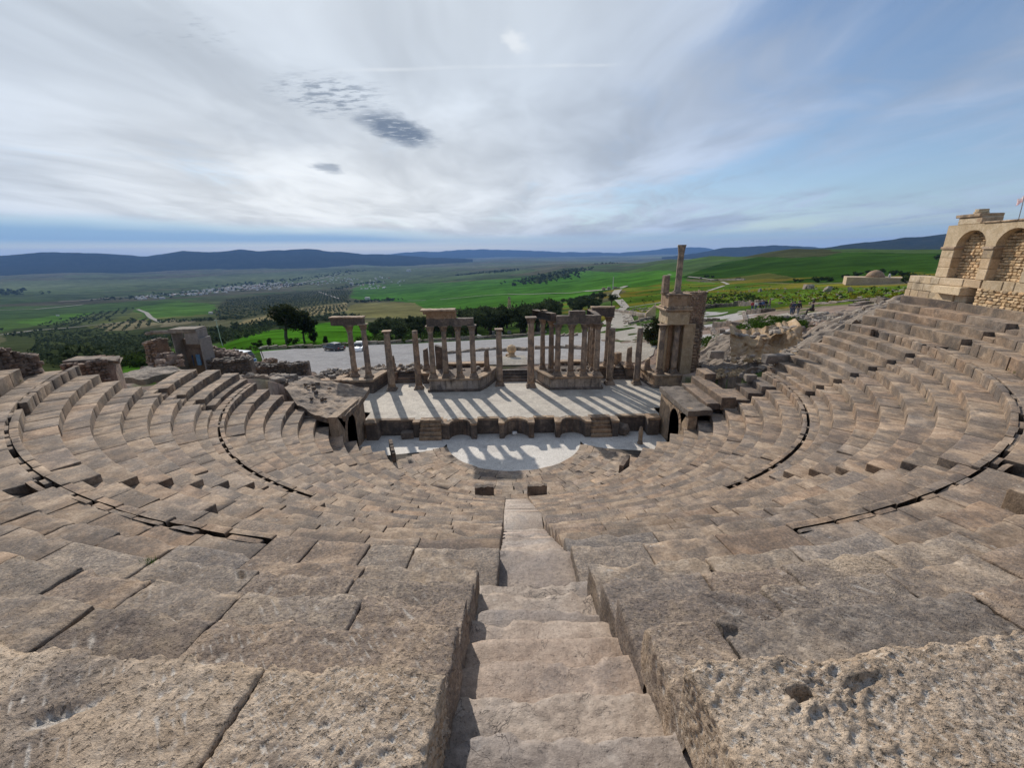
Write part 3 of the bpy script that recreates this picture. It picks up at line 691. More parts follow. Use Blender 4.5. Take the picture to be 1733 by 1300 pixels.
def zr(R): return 5.1+.577*(R-16.72)
LOW = [8.95, 9.75, 10.52, 11.3, 12.08, 12.85, 13.62, 14.4, 15.17, 15.95]
LOWZ = [5.1-(16.72-r)*.54 for r in LOW]
MID = [17.80, 18.54, 19.23, 19.95, 20.67, 21.36]
OUT = [22.95, 23.65, 24.35, 25.10, 25.85]; OUTZ = [8.75, 9.15, 9.56, 10.0, 10.47]
def outR(R, a): return R+.32*math.cos(a)**2 if abs(a) < 1.2 else R+.04
D2R = math.pi/180
def end_az(R, side):
    """where a row of seats breaks off, left (-1) or right (+1)"""
    if side > 0:
        if R < 14.2: return math.acos((D0-(24.75+(R-9)*.12))/R)
        if R < 17.3: return 87.0*D2R
        return 88.3*D2R
    tab = ((8.9, 69.), (10.4, 70.5), (11.9, 74), (12.6, 79), (13.6, 81.5), (15, 84.5), (16.3, 84), (17.3, 85.5), (18, 85.5), (18.6, 83.4), (19.3, 79.6), (19.8, 67.2), (22.2, 67.0), (22.9, 60.5), (23.7, 62.8), (24.5, 60), (26, 56))
    return np.interp(R, [t[0] for t in tab], [t[1] for t in tab])*D2R
WEDGES = {}
def wedge(key, label):
    o = empty('seating_wedge', (0, 0, 0), label, 'stone seating', 'wedges of stone seats in the theatre'); WEDGES[key] = o; return o
for tier, nm in ((0, 'lower'), (1, 'middle'), (2, 'upper')):
    for sd, sn in ((-1, 'left'), (1, 'right')):
        if tier == 0:
            wedge((0, sd, 0), f'lowest tier of worn stone seats on the {sn} of the central stair')
            continue
        wedge((tier, sd, 0), f'{nm} tier of cracked stone seats just {sn} of the central stair')
        wedge((tier, sd, 1), f'{nm} tier of curved stone seats between the two side stairs on the {sn}')
        if sd > 0: wedge((tier, sd, 2), f'{nm} tier of straight clean stone benches at the far {sn} end')
        elif tier == 1: wedge((tier, sd, 2), 'short broken stone benches at the far left end above the gravel car park')
STAIRW = .60
AZ1, AZ2 = 29.0*D2R, 67.0*D2R
MISSING = {}
def put_block(parent, name, Rf, Rb, a0, a1, z, H, worn=1., mat=None):
    V, Fq, sm = block(Rf, Rb, a0, a1, z, H, worn)
    am = (a0+a1)/2; dn = np.linalg.norm(np.array([Rf*math.sin(am)-CAMX, D0-Rf*math.cos(am), z-CAMZ]))+rng.uniform(-.8, .8)
    c = V.mean(0); c[2] = V[:, 2].min()
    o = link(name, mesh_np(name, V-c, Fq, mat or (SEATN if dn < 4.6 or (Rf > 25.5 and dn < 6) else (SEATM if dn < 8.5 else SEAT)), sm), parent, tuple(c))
    return o
def row(tier, R, Rb, z, H, a0, a1, key, lens=(.85, 1.75), worn=1., name='seat_stone', miss=.0, first=()):
    """stones of one row between two bearings, laid from the central stair outwards"""
    p = WEDGES[key]; left = a1 <= 0; u = 0.; U = a1-a0; k = 0
    while u < U-1e-4:
        L = first[k] if k < len(first) else rng.uniform(*lens); k += 1; un = u+L/R
        if un > U-.45/R: un = U
        gap = rng.choice([.006, .010, .018, .035], p=[.4, .35, .2, .05])/R
        f, t = (a1-un, a1-u) if left else (a0+u, a0+un)
        if rng.random() >= miss:
            r0 = outR(R, (f+t)/2) if tier == 2 else R
            r1 = outR(Rb, (f+t)/2) if tier == 2 else Rb
            dark = tier == 2 and ((left and k <= 2 and R in (25.10, 24.35, 23.65)) or (not left and R in (24.35, 25.10, 23.65) and rng.random() < .25)) and abs(f+t)/2 < 14*D2R
            put_block(p, name, r0, r1, f+gap/2, t-gap/2, z, H, worn, SEATL if dark else None)
        u = un
def sectors(tier, R, side):
    """(start, end, sector) spans of a row on one side, leaving the stairs free"""
    e = end_az(R, side); s0 = (STAIRW if tier < 2 else (.66 if side > 0 else .86))/R; hw = .42/R; l = []
    if tier == 0: l = [(s0, e, 0)]
    else:
        cuts = [s0, AZ1, AZ2+(2.0*D2R if (side > 0 and tier == 1) else 0), e]
        if e < cuts[2]: cuts = [s0, AZ1, e]
        for i in range(len(cuts)-1):
            l.append((cuts[i]+(hw if i else 0), cuts[i+1]-(hw if i < len(cuts)-2 else 0), i))
    return [(a, b, s) for a, b, s in l if b-a > .3/R]
def both(tier, R, Rb, z, H, **k0):
    for sd in (-1, 1):
        for a, b, s in sectors(tier, R, sd):
            key = (tier, sd, s)
            if key not in WEDGES: key = (tier, sd, s-1)
            k = dict(k0)
            if R == 25.85 and s == 0: k['first'] = (1.15, 2.5) if sd < 0 else (2.9,)
            elif R == 25.10 and s == 0: k['first'] = (2.1, 1.2) if sd < 0 else (.62, 2.4)
            if sd > 0 and s == 2: k = dict(k, lens=(2.6, 5.), worn=.35, miss=0)
            row(tier, R, Rb, z, H, a if sd > 0 else -b, b if sd > 0 else -a, key, **k)
for i, R in enumerate(LOW):
    Rb = (LOW+[16.72])[i+1]+.1
    if 14.2 < R:                                     # the right end is notched by a small stair
        for sd in (-1, 1):
            e = end_az(R, sd)
            if sd < 0: row(0, R, Rb, LOWZ[i], .52, -e, -STAIRW/R, (0, -1, 0), lens=(1.0, 1.9), worn=.8)
            else:
                n = math.acos((D0-24.7)/R); row(0, R, Rb, LOWZ[i], .52, STAIRW/R, n, (0, 1, 0), lens=(1.0, 1.9), worn=.8)
                row(0, R, Rb, LOWZ[i], .52, n+.62/R, e, (0, 1, 0), lens=(1.0, 1.9), worn=.5)
                row(0, R+.4, Rb, LOWZ[i]-.2, .4, n+.02/R, n+.60/R, (0, 1, 0), worn=.3, name='step')
    else: both(0, R, Rb, LOWZ[i], .52, lens=(1.0, 1.9), worn=.8)
def walk(tier, R, z, Rend, zl):
    """walkway behind a parapet coping: coping stones, open slot with bridging stones, broad slabs"""
    for sd in (-1, 1):
        e = end_az(R, sd); s0 = STAIRW/R
        key0 = (0, sd, 0) if tier == 0 else (1, sd, 0)
        a = s0
        while a < e-.25/R:
            L = rng.uniform(.55, 1.0); an = min(a+L/R, e)
            if a < (25*D2R if tier == 0 else 12*D2R)-1e-6: a = min(an, 25*D2R if tier == 0 else 12*D2R); continue
            if tier and rng.random() < .02: a = an; continue
            am = (a+an)/2
            k2 = key0 if tier == 0 else (1, sd, 0 if am < AZ1 else (1 if am < AZ2 else 2))
            if k2 not in WEDGES: k2 = (1, sd, 1)
            cw = rng.uniform(.15, .19); f = sd*a if sd > 0 else -an; t = sd*an if sd > 0 else -a
            put_block(WEDGES[k2], 'coping_stone', R, R+cw, f+.012/R, t-.012/R, z+rng.normal(.0, .006), .5, .8)
            front = False
            if not front and rng.random() < (.6 if tier == 0 else .8):
                near_ = tier and abs((a+an)/2) < 27*D2R
                w = ((an-a)*R*rng.uniform(.6, 1.) if near_ else (rng.uniform(.12, .3) if tier == 0 else rng.uniform(.25, .8)))/R; q = rng.uniform(a, max(a+1e-3, an-w)); f2, t2 = (q, q+w) if sd > 0 else (-q-w, -q)
                put_block(WEDGES[k2], 'bridge_stone', R+cw+.005, R+.295, f2, t2, z-(.008 if near_ else .03), .45, .6)
            a = an
        key1 = (0, sd, 0) if tier == 0 else None
        if tier == 0:
            for a, b, r0 in ((s0, 25*D2R, R), (25*D2R, e, R+.285)): row(0, r0, Rend+.1, z-.01, .4, *((a, b) if sd > 0 else (-b, -a)), (0, sd, 0), lens=(.9, 1.6), worn=.5, name='walkway_slab')
        else:
            for a, b, s in sectors(1, R+.28, sd):
                k = (1, sd, s) if (1, sd, s) in WEDGES else (1, sd, s-1)
                for a2, b2, r0 in (((a, 12*D2R, R), (12*D2R, b, R+.25)) if s == 0 else ((a, b, R+.28),)):
                    row(1, r0, Rend+.4, z-.01, .4, *((a2, b2) if sd > 0 else (-b2, -a2)), k, lens=(.8, 1.5), worn=.7, name='walkway_slab')
walk(0, 16.72, 5.10, 17.36, 0)
for sd in (-1, 1):                                   # low footing step along the walkway
    for a, b, s in sectors(1, 17.36, sd):
        k = (1, sd, s) if (1, sd, s) in WEDGES else (1, sd, s-1)
        row(1, 17.36, 17.9, 5.33, .4, *((a, b) if sd > 0 else (-b, -a)), k, lens=(1., 2.), worn=.6)
for i, R in enumerate(MID):
    both(1, R, (MID+[22.13])[i+1]+.1, zr(R), .55, miss=.006)
walk(1, 22.13, 8.20, 22.95, 0)
for i, R in enumerate(OUT):
    both(2, R, (OUT+[27.9])[i+1]+(.12 if i < 4 else 0), OUTZ[i], .55, lens=(.9, 1.9) if i < 4 else (1.1, 2.4), worn=1.1, miss=.006 if i < 4 else 0)
# radial stairs: a half-height step set into every row
def radial(side, az, R0, label, rows_, tier):
    t = empty('radial_staircase', (R0*math.sin(side*az), D0-R0*math.cos(az), 0), label, 'stone stairs', 'stairs cut through the seats')
    loc = t.location.copy()
    for i, (R, z, Rn, zp) in enumerate(rows_):
        r0 = outR(R, az) if tier == 2 else R; r1 = outR(Rn, az) if tier == 2 else Rn
        for f, b, zz in ((r0, r0+.36, (z+zp)/2), (r0+.36, r1+.1, z)):
            V, Fq, sm = block(f, b, side*az-.405/R, side*az+.405/R, zz-.01, .42, .6); V = V-np.array(loc)
            link('step', mesh_np('step', V, Fq, STEP if False else SEAT, sm), t)
midrows = [(MID[i], zr(MID[i]), (MID+[22.13])[i+1], zr(MID[i-1]) if i else 5.33) for i in range(6)]+[(22.13, 8.2, 22.5, zr(MID[5]))]
outrows = [(OUT[i], OUTZ[i], (OUT+[26.6])[i+1], OUTZ[i-1] if i else 8.2) for i in range(5)]
radial(-1, AZ1, 17.8, 'narrow stone stair cut through the middle seats left of the central stair', midrows, 1)
radial(1, AZ1, 17.8, 'narrow stone stair cut through the middle seats right of the central stair', midrows, 1)
radial(-1, AZ2, 17.8, 'short stone stair through the middle seats near the gate with the blue panel', midrows[:3], 1)
radial(1, AZ2+2*D2R, 17.8, 'narrow stone stair through the middle seats below the arched building', midrows, 1)
radial(-1, AZ1, 22.95, 'worn stone stair through the upper seats on the left side', outrows, 2)
radial(1, AZ1, 22.95, 'worn stone stair through the upper seats on the right side', outrows, 2)
radial(1, AZ2, 22.95, 'stone stair through the upper benches beside the arched building', outrows, 2)
# the earth bank under the stones
def bank():
    pr = [(8.3, -.5), (8.95, -.2)]
    for R, z in list(zip(LOW, LOWZ))+[(16.72, 5.1)]+[(R, zr(R)) for R in MID]+[(22.13, 8.2)]+list(zip(OUT, OUTZ)): pr.append((R+.30, z-.40))
    pr += [(28.0, 10.02), (28.6, 9.0), (29.5, 6)]
    V = []; Fc = []; na = 150
    a0, a1 = -88*D2R, 88*D2R; n = len(pr)
    for i in range(na):
        a = a0+(a1-a0)*i/(na-1)
        for R, z in pr:
            e = end_az(min(R, 25.9), 1 if a > 0 else -1); zz = z
            if abs(a) > e+.02/R*10: zz = max(min(z-1.5, z*.5), -.6) if a < 0 or R < 17 else z
            r = outR(R, a) if 22.5 < R < 27 else R
            if abs(r*math.sin(a)) < 1.05 and R < 27.6: zz = z-.66
            V.append((r*math.sin(a), D0-r*math.cos(a), zz))
    for i in range(na-1):
        for j in range(n-1):
            k = i*n+j; Fc.append((k, k+1, k+n+1, k+n))
    tag(link('seating_bank', mesh_np('seating_bank', V, np.array(Fc)[:, ::-1].copy(), SOIL)), kind='structure')
bank()
# ---- central stair
cs = empty('central_staircase', (0, 5, 0), 'long straight stone stair with worn steps running down to the orchestra', 'stone stairs')
def slab_step(y0, y1, z, H, w=STAIRW, x0=None, worn=1., name='step', mat=None):
    """a tread from y0 (far, lower edge) back to y1 (near)"""
    dist = math.hypot((y0+y1)/2, 13-z)
    step, b = (.022, .02) if dist < 4.6 else ((.05, .02) if dist < 7.5 else ((.12, .02) if dist < 12 else (None, .025)))
    L = 2*w; D = y0-y1
    V, Fq = box_grid(L, D, H, step, b); V, N = round_box(V, L, D, H, b*1.3)
    sk = rng.normal(0, .025, 3); W = np.stack([V[:, 0]-w+(0 if x0 is None else x0), y0-V[:, 1]+sk[0]*(V[:, 0]-w), z+V[:, 2]+sk[1]*.5*(V[:, 0]-w)], 1)
    if step:
        p = W; edge = np.exp(-(np.maximum(V[:, 1], 0)/.07)**2)
        d = .020*fbm(p*1.7, 4)+.007*fbm(p*13, 3)-.014*np.clip(vnoise(p*19)-.35, 0, 1)-.006*np.clip(.25-np.abs(vnoise(p*np.array([5, 5, 5])+40)), 0, 1)
        W = W+np.stack([0*d, -N[:, 1]*d, N[:, 2]*d], 1)
        cr = edge*np.clip(fbm(p*np.array([3.2, 3.2, 1])+9, 3)+.25, 0, 1); W[:, 1] -= .10*cr*worn; W[:, 2] -= .03*cr*worn
        W[:, 2] -= .012*np.exp(-((W[:, 0]-.02)/.3)**2)
    else:
        W = W+rng.uniform(-.008, .008, W.shape)
    c = np.array([0, (y0+y1)/2, z-H]); o = link(name, mesh_np(name, W-c-np.array([0, 0, 0]), Fq, mat or STEP, True if step else False), cs)
    o.location = c-np.array(cs.location)
    return o
ups = [5.24, 4.84, 4.36, 3.94, 3.52, 3.10, 2.64, 2.2, 1.78, 1.36, .9]
for i, y in enumerate(ups[:-1]): slab_step(y+rng.normal(0, .015), ups[i+1]-.12, 8.2+.22*(i+1)-.22, .4, w=.86, x0=-.06)
slab_step(6.31, 5.2, 8.2-.0-.22*0-.22, .4, w=.72, x0=-.06)
n = 14
for i in range(n):
    y = 6.31+.325*(i+1); slab_step(y, y-.325-.1, 8.2-.22-(8.2-.22-5.1)*(i+1)/n, .35)
slab_step(11.6, 10.75, 5.1, .35)
n = 22
for i in range(n):
    y = 11.6+.375*(i+1); slab_step(y, y-.375-.1, 5.1-(5.1-.42)*(i+1)/n, .35)

# ------------------------------------------------------------------ orchestra
def fan(name, Ra, Rb, a0, a1, za, zb, mat, n=64, m=2, parent=None, kind='structure'):
    V = []; Fc = []
    for i in range(n+1):
        a = a0+(a1-a0)*i/n
        for j in range(m+1):
            t = j/m; R = Ra+(Rb-Ra)*t; V.append((R*math.sin(a), D0-R*math.cos(a), za+(zb-za)*t))
    for i in range(n):
        for j in range(m):
            k = i*(m+1)+j; Fc.append((k, k+m+1, k+m+2, k+1))
    return tag(link(name, mesh_np(name, V, np.array(Fc)[:, ::-1].copy(), mat), parent), kind=kind)
def flat(name, poly, z, mat, kind='structure'):
    me = bpy.data.meshes.new(name); me.from_pydata([(x, y, z) for x, y in poly], [], [list(range(len(poly)))]); me.materials.append(mat)
    return tag(link(name, me), kind=kind)
OC = 4.78
arc = [(OC*math.sin(a), D0-OC*math.cos(a)) for a in np.linspace(-84*D2R, 84*D2R, 50)]
flat('orchestra_floor', arc+[(5.05, 26.9), (9.4, 25.7), (12.4, 25.6), (12.4, 29.35), (-12.4, 29.35), (-12.4, 25.6), (-9.4, 25.7), (-5.05, 26.9)], .0, WHITE)
fan('orchestra_bed', OC+.02, 9.2, -73*D2R, 73*D2R, .02, .24, SOIL)
rings = [OC+.02, 5.35, 5.8, 6.35, 6.8, 7.3, 7.75, 8.3, 8.98]
op = empty('orchestra_paving', (0, D0-7, 0), 'ring of uneven stone slabs round the pale half circle floor', 'paving')
opl = np.array(op.location)
for i in range(len(rings)-1):
    R, Rb = rings[i], rings[i+1]; e = 76*D2R-(.03*i); a = -e
    while a < e-1e-4:
        L = rng.uniform(.45, 1.15); an = a+L/R
        if an > e-.3/R: an = e
        z = .09+(R-OC)*.075+rng.normal(0, .008); g_ = rng.uniform(.012, .035)/R; off = rng.normal(0, .04)
        V, Fq = box_grid((an-a-g_)*R, Rb-R-rng.uniform(.0, .04), .3, None, .025)
        V = V+rng.uniform(-.022, .022, V.shape)*np.array([1, 1, .2]); V[:, 1] += off*0
        W = polar(V, R, a+g_/2+off/R*.3, z); cc = W.mean(0)
        link('paving_slab', mesh_np('paving_slab', W-cc, Fq, PAVE), op, tuple(cc-opl))
        a = an
# upright parapet slabs left on the rim of the orchestra
def upright(px, py, wd, ht, th, rz, label, z=.33, notch=None):
    d = ray(px, py); t = (z-CAMZ)/d[2]; c = (CAMX+d[0]*t, d[1]*t, z)
    V, Fq = box_grid(wd, th, ht, .06, .02); V[:, 0] -= wd/2; V[:, 1] -= th/2; V[:, 2] += ht-.0
    V = V+np.stack([fbm(V*5+px, 3)*.012]*3, 1)
    if notch: V[:, 2] -= np.where((V[:, 2] > ht*.5), np.clip(notch*(V[:, 0]/wd), -.3, .4)*ht*.6, 0)
    V[:, 2] += np.where(V[:, 2] > ht*.6, .05*fbm(np.stack([V[:, 0]*6, 0*V[:, 0], 0*V[:, 0]+px], 1), 3), 0)
    o = link('parapet_slab', mesh_np('parapet_slab', V, Fq, DARKW, True), None, c, rz)
    return tag(o, label, 'stone slab', 'upright parapet slabs on the orchestra rim')
upright(820, 838, 1.02, .58, .26, .1, 'square dark parapet slab just left of the foot of the central stair')
upright(909, 838, 1.05, .62, .26, -.1, 'cut cornered dark slab just right of the foot of the central stair', notch=-.35)
upright(1056, 798, 1.30, .72, .24, 1.0, 'leaning dark slab casting a shadow on the right orchestra paving', notch=-.4)
upright(665, 772, 2.1, .72, .22, -1.22, 'long thin slab on the left edge of the orchestra paving', notch=.35)
q = ray(1083, 751); t = -CAMZ/q[2]
o = MB().lathe([(.19, 0), (.20, .12), (.15, .16), (.14, .7), (.17, .74), (.15, .82), (.15, 1.0), (.12, 1.06), (.11, 1.22), (.04, 1.3)], n=12, wob=.05).build('stone_post', OLD, None, True, (CAMX+q[0]*t, q[1]*t, .0))
tag(o, 'small turned stone post standing on the right side of the orchestra', 'stone post')

# ------------------------------------------------------------------ stage
SZ = 1.23
def stage_outline():
    """front edge of the stage with its curved and square niches, left to right"""
    yb, yf = 29.42, 28.45; p = [(-10.62, yb), (-7.3, yb), (-7.3, yf+.45), (-6.86, yf+.45), (-6.86, yb), (-5.2, yb), (-5.2, yf+.1), (-4.72, yf)]
    def semi(x0, x1, d):
        c = (x0+x1)/2; r = (x1-x0)/2; return [(c-r*math.cos(t), yf+d*math.sin(t)) for t in np.linspace(0, math.pi, 15)]
    p += semi(-4.66, -3.06, .85)+[(-2.66, yf), (-2.66, yb), (-1.02, yb), (-1.02, yf)]
    p += semi(-.66, 1.12, .92)+[(1.5, yf), (1.5, yb), (3.08, yb), (3.08, yf)]
    p += semi(3.42, 5.22, .92)+[(5.62, yf), (5.62, yb), (7.22, yb), (7.22, yf), (7.66, yf), (7.66, yb), (10.62, yb)]
    return p
sf = stage_outline()
def sheet(name, poly, z, mat, kind='structure'):
    pts = [Vector(p) for p in poly]; r = delaunay_2d_cdt(pts, [(i, (i+1) % len(pts)) for i in range(len(pts))], [], 1, 1e-5)
    V = [(v.x, v.y, z) for v in r[0]]; return tag(link(name, mesh_np(name, np.array(V), [list(f) for f in r[2]], mat)), kind=kind)
sheet('stage_floor', sf+[(11.0, 29.42), (11.0, 31), (16.5, 31), (16.5, 41.5), (-16.0, 41.5), (-16.0, 33), (-11.0, 31), (-11.0, 29.42)], SZ, STAGE)
pw = empty('niched_wall', (0, 28.9, 0), 'low dark stage front wall with curved and square niches', 'stage wall')
pl_ = np.array(pw.location)
segs = []; cur = [sf[0]]
V = []; Fc = []
for i in range(len(sf)-1):                            # facing, one course-high panel per stretch
    (x0, y0), (x1, y1) = sf[i], sf[i+1]
    m = MB(); tx, ty = x1-x0, y1-y0; L = math.hypot(tx, ty)
    if L < .02: continue
    nx, ny = ty/L, -tx/L; k = max(1, int(L/1.1))
    for j in range(k):
        for c0, c1 in ((0, .62), (.62, SZ-.14)):
            a, b = j/k, (j+1)/k; g_ = .006/L
            P4 = [(x0+tx*(a+g_), y0+ty*(a+g_)), (x0+tx*(b-g_), y0+ty*(b-g_))]
            th = .16+rng.uniform(-.012, .012)
            m.prism([P4[0], P4[1], (P4[1][0]-nx*-.0-nx*th, P4[1][1]-ny*th), (P4[0][0]-nx*th, P4[0][1]-ny*th)][::-1], c0+.004, c1)
    m.build('facing_stone', DARKW, pw, loc=tuple(-pl_))
    m = MB(); e = .05
    m.prism([(x0+nx*e, y0+ny*e), (x1+nx*e, y1+ny*e), (x1-nx*.34, y1-ny*.34), (x0-nx*.34, y0-ny*.34)][::-1], SZ-.137+i*.0002, SZ+.016+(i % 7)*.0015)
    m.build('coping_stone', OLD, pw, loc=tuple(-pl_))
def flight(x0, x1, y0, z0, z1, n, tread, label, mat=OLD, into=1):
    t = empty('stage_steps', ((x0+x1)/2, y0, z0), label, 'stone steps')
    for i in range(n):
        h = (z1-z0)/n; MB().bbox((0, tread*(i+.5)+.07*(i < n-1), h*(i+.5)), (x1-x0-.01*rng.random(), tread+.14, h-.004), bev=.02, jit=.006).build('step', mat, t)
    return t
flight(-6.84, -5.22, 28.35, 0, SZ+.03, 5, .22, 'five dark steps up to the stage left of the niches')
flight(5.64, 7.20, 28.35, 0, SZ+.03, 5, .22, 'five dark steps up to the stage right of the niches')
b = MB().rock((8.05, 28.9, .42), .62, .9); tag(b.build('fallen_stone', DARKW), 'rounded dark block on the ground right of the stage steps', 'stone block')
b = MB().bbox((-7.75, 28.9, .28), (.9, .6, .5), .1, .04, .02); tag(b.build('fallen_stone', DARKW), 'small dark block lying left of the left stage steps', 'stone block')
b = MB().bbox((.1, 29.05, .16), (.34, .22, .22), .2, .03, .01); tag(b.build('fallen_stone', plain('white_block', (.7, .7, .68))), 'tiny white block inside the middle curved niche', 'stone block')
for sx, lab in ((-1, 'square dark pier at the left end of the stage front'), (1, 'square dark pier at the right end of the stage front')):
    t = empty('stage_pier', (sx*10.25, 28.95, 0), lab, 'stone pier')
    MB().bbox((0, 0, .6), (.85, .8, 1.2), 0, .03, .01).build('shaft', DARKW, t); MB().bbox((0, 0, 1.31), (.95, .9, .2), 0, .04, .015).build('cap', OLD, t)

# ---- columns
_mc = {}
def col_base(r):
    k = ('b', r)
    if k not in _mc:
        m = MB(); m.bbox((0, 0, .07), (r*2.75, r*2.75, .14), 0, .015, .008)
        m.lathe([(r*1.36, .141), (r*1.40, .18), (r*1.36, .225), (r*1.16, .24), (r*1.12, .275), (r*1.2, .29), (r*1.23, .32), (r*1.16, .35), (r*1.04, .37)], n=18, wob=.012)
        _mc[k] = m.mesh('base', COLM, False)
    return _mc[k]
def col_cap(r):
    k = ('c', r)
    if k not in _mc:
        m = MB(); m.lathe([(r*.9, 0), (r*.98, .03), (r*.92, .06), (r*.95, .2), (r*1.05, .34), (r*1.25, .46)], n=14, wob=.03)
        for tier, (zz, hh, o) in enumerate(((.06, .2, 0), (.2, .22, .5), (.34, .16, 0))):
            for i in range(8 if tier < 2 else 4):        # acanthus leaves curling outwards, volutes at the corners
                a = (i+o)*math.pi/4 if tier < 2 else math.pi/4+i*math.pi/2; w = r*.26
                for q, (dr, dz) in enumerate(((.0, 0), (.10, hh*.6), (.24, hh))):
                    pass
                rr = r*(.95+.12*tier)
                prof = [(rr, zz, w), (rr+r*.14, zz+hh*.55, w), (rr+r*(.38 if tier < 2 else .62), zz+hh, w*.6), (rr+r*.30, zz+hh*.78, w*.5)]
                V = []; ca, sa = math.cos(a), math.sin(a)
                for (R, z, ww) in prof:
                    for s in (-1, 1): V.append((R*ca-s*ww*sa, R*sa+s*ww*ca, z))
                    V.append(((R-.05)*ca, (R-.05)*sa, z-.02))
                F_ = []
                for j in range(3):
                    b0 = j*3; F_ += [(b0, b0+1, b0+4, b0+3), (b0+1, b0+2, b0+5, b0+4), (b0+2, b0, b0+3, b0+5)]
                m.add(V, F_)
        m.bbox((0, 0, .50), (r*3.0, r*3.0, .09), 0, .02, .012)
        _mc[k] = m.mesh('capital', COLM, False)
    return _mc[k]
def column(x, y, z0, z1, label, r=.29, cap=True, plate=False, base=True, mat=None, broken=False, grp='standing columns of the stage building'):
    t = empty('column', (x, y, z0), label, 'column', grp)
    hb = .37 if base else 0; H = z1-z0; hc = .545 if cap else (.09 if plate else 0)
    if base: link('base', col_base(r), t, rz=rng.uniform(-.05, .05))
    s0, s1 = hb-.01, H-hc; n = 14; m = MB(); seed = rng.uniform(0, 99)
    prof = [(r*(1.05 if k == 0 else 1.0-.16*(k/n)**1.7)+(.02 if k == n and cap else 0), s0+(s1-s0)*k/n) for k in range(n+1)]
    m.lathe(prof, n=18); V = np.concatenate(m.V)
    d = .014*fbm(np.stack([V[:, 0]*3+seed, V[:, 1]*3, V[:, 2]*1.4], 1), 4)+.010*np.minimum(fbm(V*2.2+seed, 3)+.1, 0)*3
    rad = np.hypot(V[:, 0], V[:, 1])+1e-6; V[:, :2] *= (1+d/rad)[:, None]
    if broken: V[:, 2] += np.where(V[:, 2] > s1-.05, .22*V[:, 0]/r*.6+.12*fbm(V*4+seed, 2), 0)
    m.V = [V]; m.build('shaft', mat or COLM, t, True)
    if cap: link('capital', col_cap(r), t, (0, 0, H-hc), rng.uniform(-.06, .06))
    elif plate: MB().bbox((0, 0, H-.045), (r*2.5, r*2.5, .09), .1, .02, .015).build('cap_plate', OLD, t)
    return t
column(-10.75, 36.70, SZ, 6.63, 'free standing column with thin cap left of the left stage door', r=.31, cap=False, plate=True)
column(-8.37, 36.95, SZ, 6.54, 'plain headless column right of the left stage door', r=.29, cap=False)
column(-1.05, 37.55, SZ, 6.50, 'blotchy capped column left of the middle stage door', r=.29, cap=False, plate=True)
column(1.78, 36.92, SZ, 7.60, 'tall pale streaked column right of the middle stage door', r=.32, cap=True)
column(9.04, 37.33, SZ, 6.42, 'dark headless column left of the right stage door', r=.32, cap=False)
column(11.48, 37.15, SZ, 6.43, 'plain headless column between the right stage door and the tower', r=.29, cap=False)
PZ, CT = 2.45, 7.07
column(-14.10, 37.2, PZ, CT, 'leaning grey column under the left end of the short left beam', r=.26)
column(-12.70, 36.7, PZ, CT+.2, 'grey column under the right end of the short left beam', r=.26)
for x, l in ((-6.91, 'first column from the left under the ochre cornice block'), (-5.77, 'second column under the ochre cornice block'), (-4.56, 'third column patched halfway up under the low dark beam'), (-3.34, 'right hand column under the low dark beam of the middle group')):
    column(x, 36.38, PZ, CT, l, r=.255)
for x, l in ((4.1, 'front corner column of the large right colonnade'), (5.27, 'second front column of the large right colonnade'), (6.40, 'third front column of the large right colonnade'), (7.57, 'pale right front column of the large right colonnade')):
    column(x, 36.38, PZ, CT, l, r=.265)
column(2.97, 38.7, PZ, CT+.1, 'back left column in the left wing of the right colonnade', r=.24)
column(3.66, 37.6, PZ, CT+.1, 'middle column in the left wing of the right colonnade', r=.25)
column(7.5, 39.9, PZ, CT-.4, 'rear thin column in the right wing of the right colonnade', r=.17)
column(7.5, 38.7, PZ, CT-.3, 'middle thin column in the right wing of the right colonnade', r=.17)
column(7.5, 37.85, PZ, CT-.2, 'front thin column in the right wing of the right colonnade', r=.17)
column(9.25, 39.7, PZ, CT+.1, 'column beside the right stage door carrying the rear block', r=.27)
G2 = 'column stumps on the stage podiums'
column(-8.1, 39.8, 2.3, 4.28, 'broken pillar stump behind the headless left column', r=.27, cap=False, broken=True, grp=G2)
column(-2.24, 38.4, PZ, 4.35, 'short column stump on the curved podium left of the middle door', r=.25, cap=False, broken=True, grp=G2)
column(11.3, 39.3, PZ, 4.15, 'short column stump beside the right door', r=.27, cap=False, broken=True, grp=G2)
column(-11.2, 39.3, PZ, 3.75, 'low column stump among the rubble beside the left door', r=.25, cap=False, broken=True, grp=G2)
column(12.6, 37.9, PZ, 3.4, 'low dark stump on the podium left of the tower', r=.25, cap=False, broken=True, grp=G2)
t = empty('square_pillar', (-6.65, 39.6, 2.2), 'broad square pillar with slanting top behind the middle columns', 'pillar')
MB().bbox((0, 0, 1.05), (.95, .6, 2.1), 0, .03, .02).build('shaft', DARKW, t)
MB().prism([(-.47, -.3), (.47, -.3), (.47, .3), (-.47, .3)], 2.103, 2.2, top=[2.5, 2.2, 2.2, 2.5]).build('broken_top', DARKW, t)

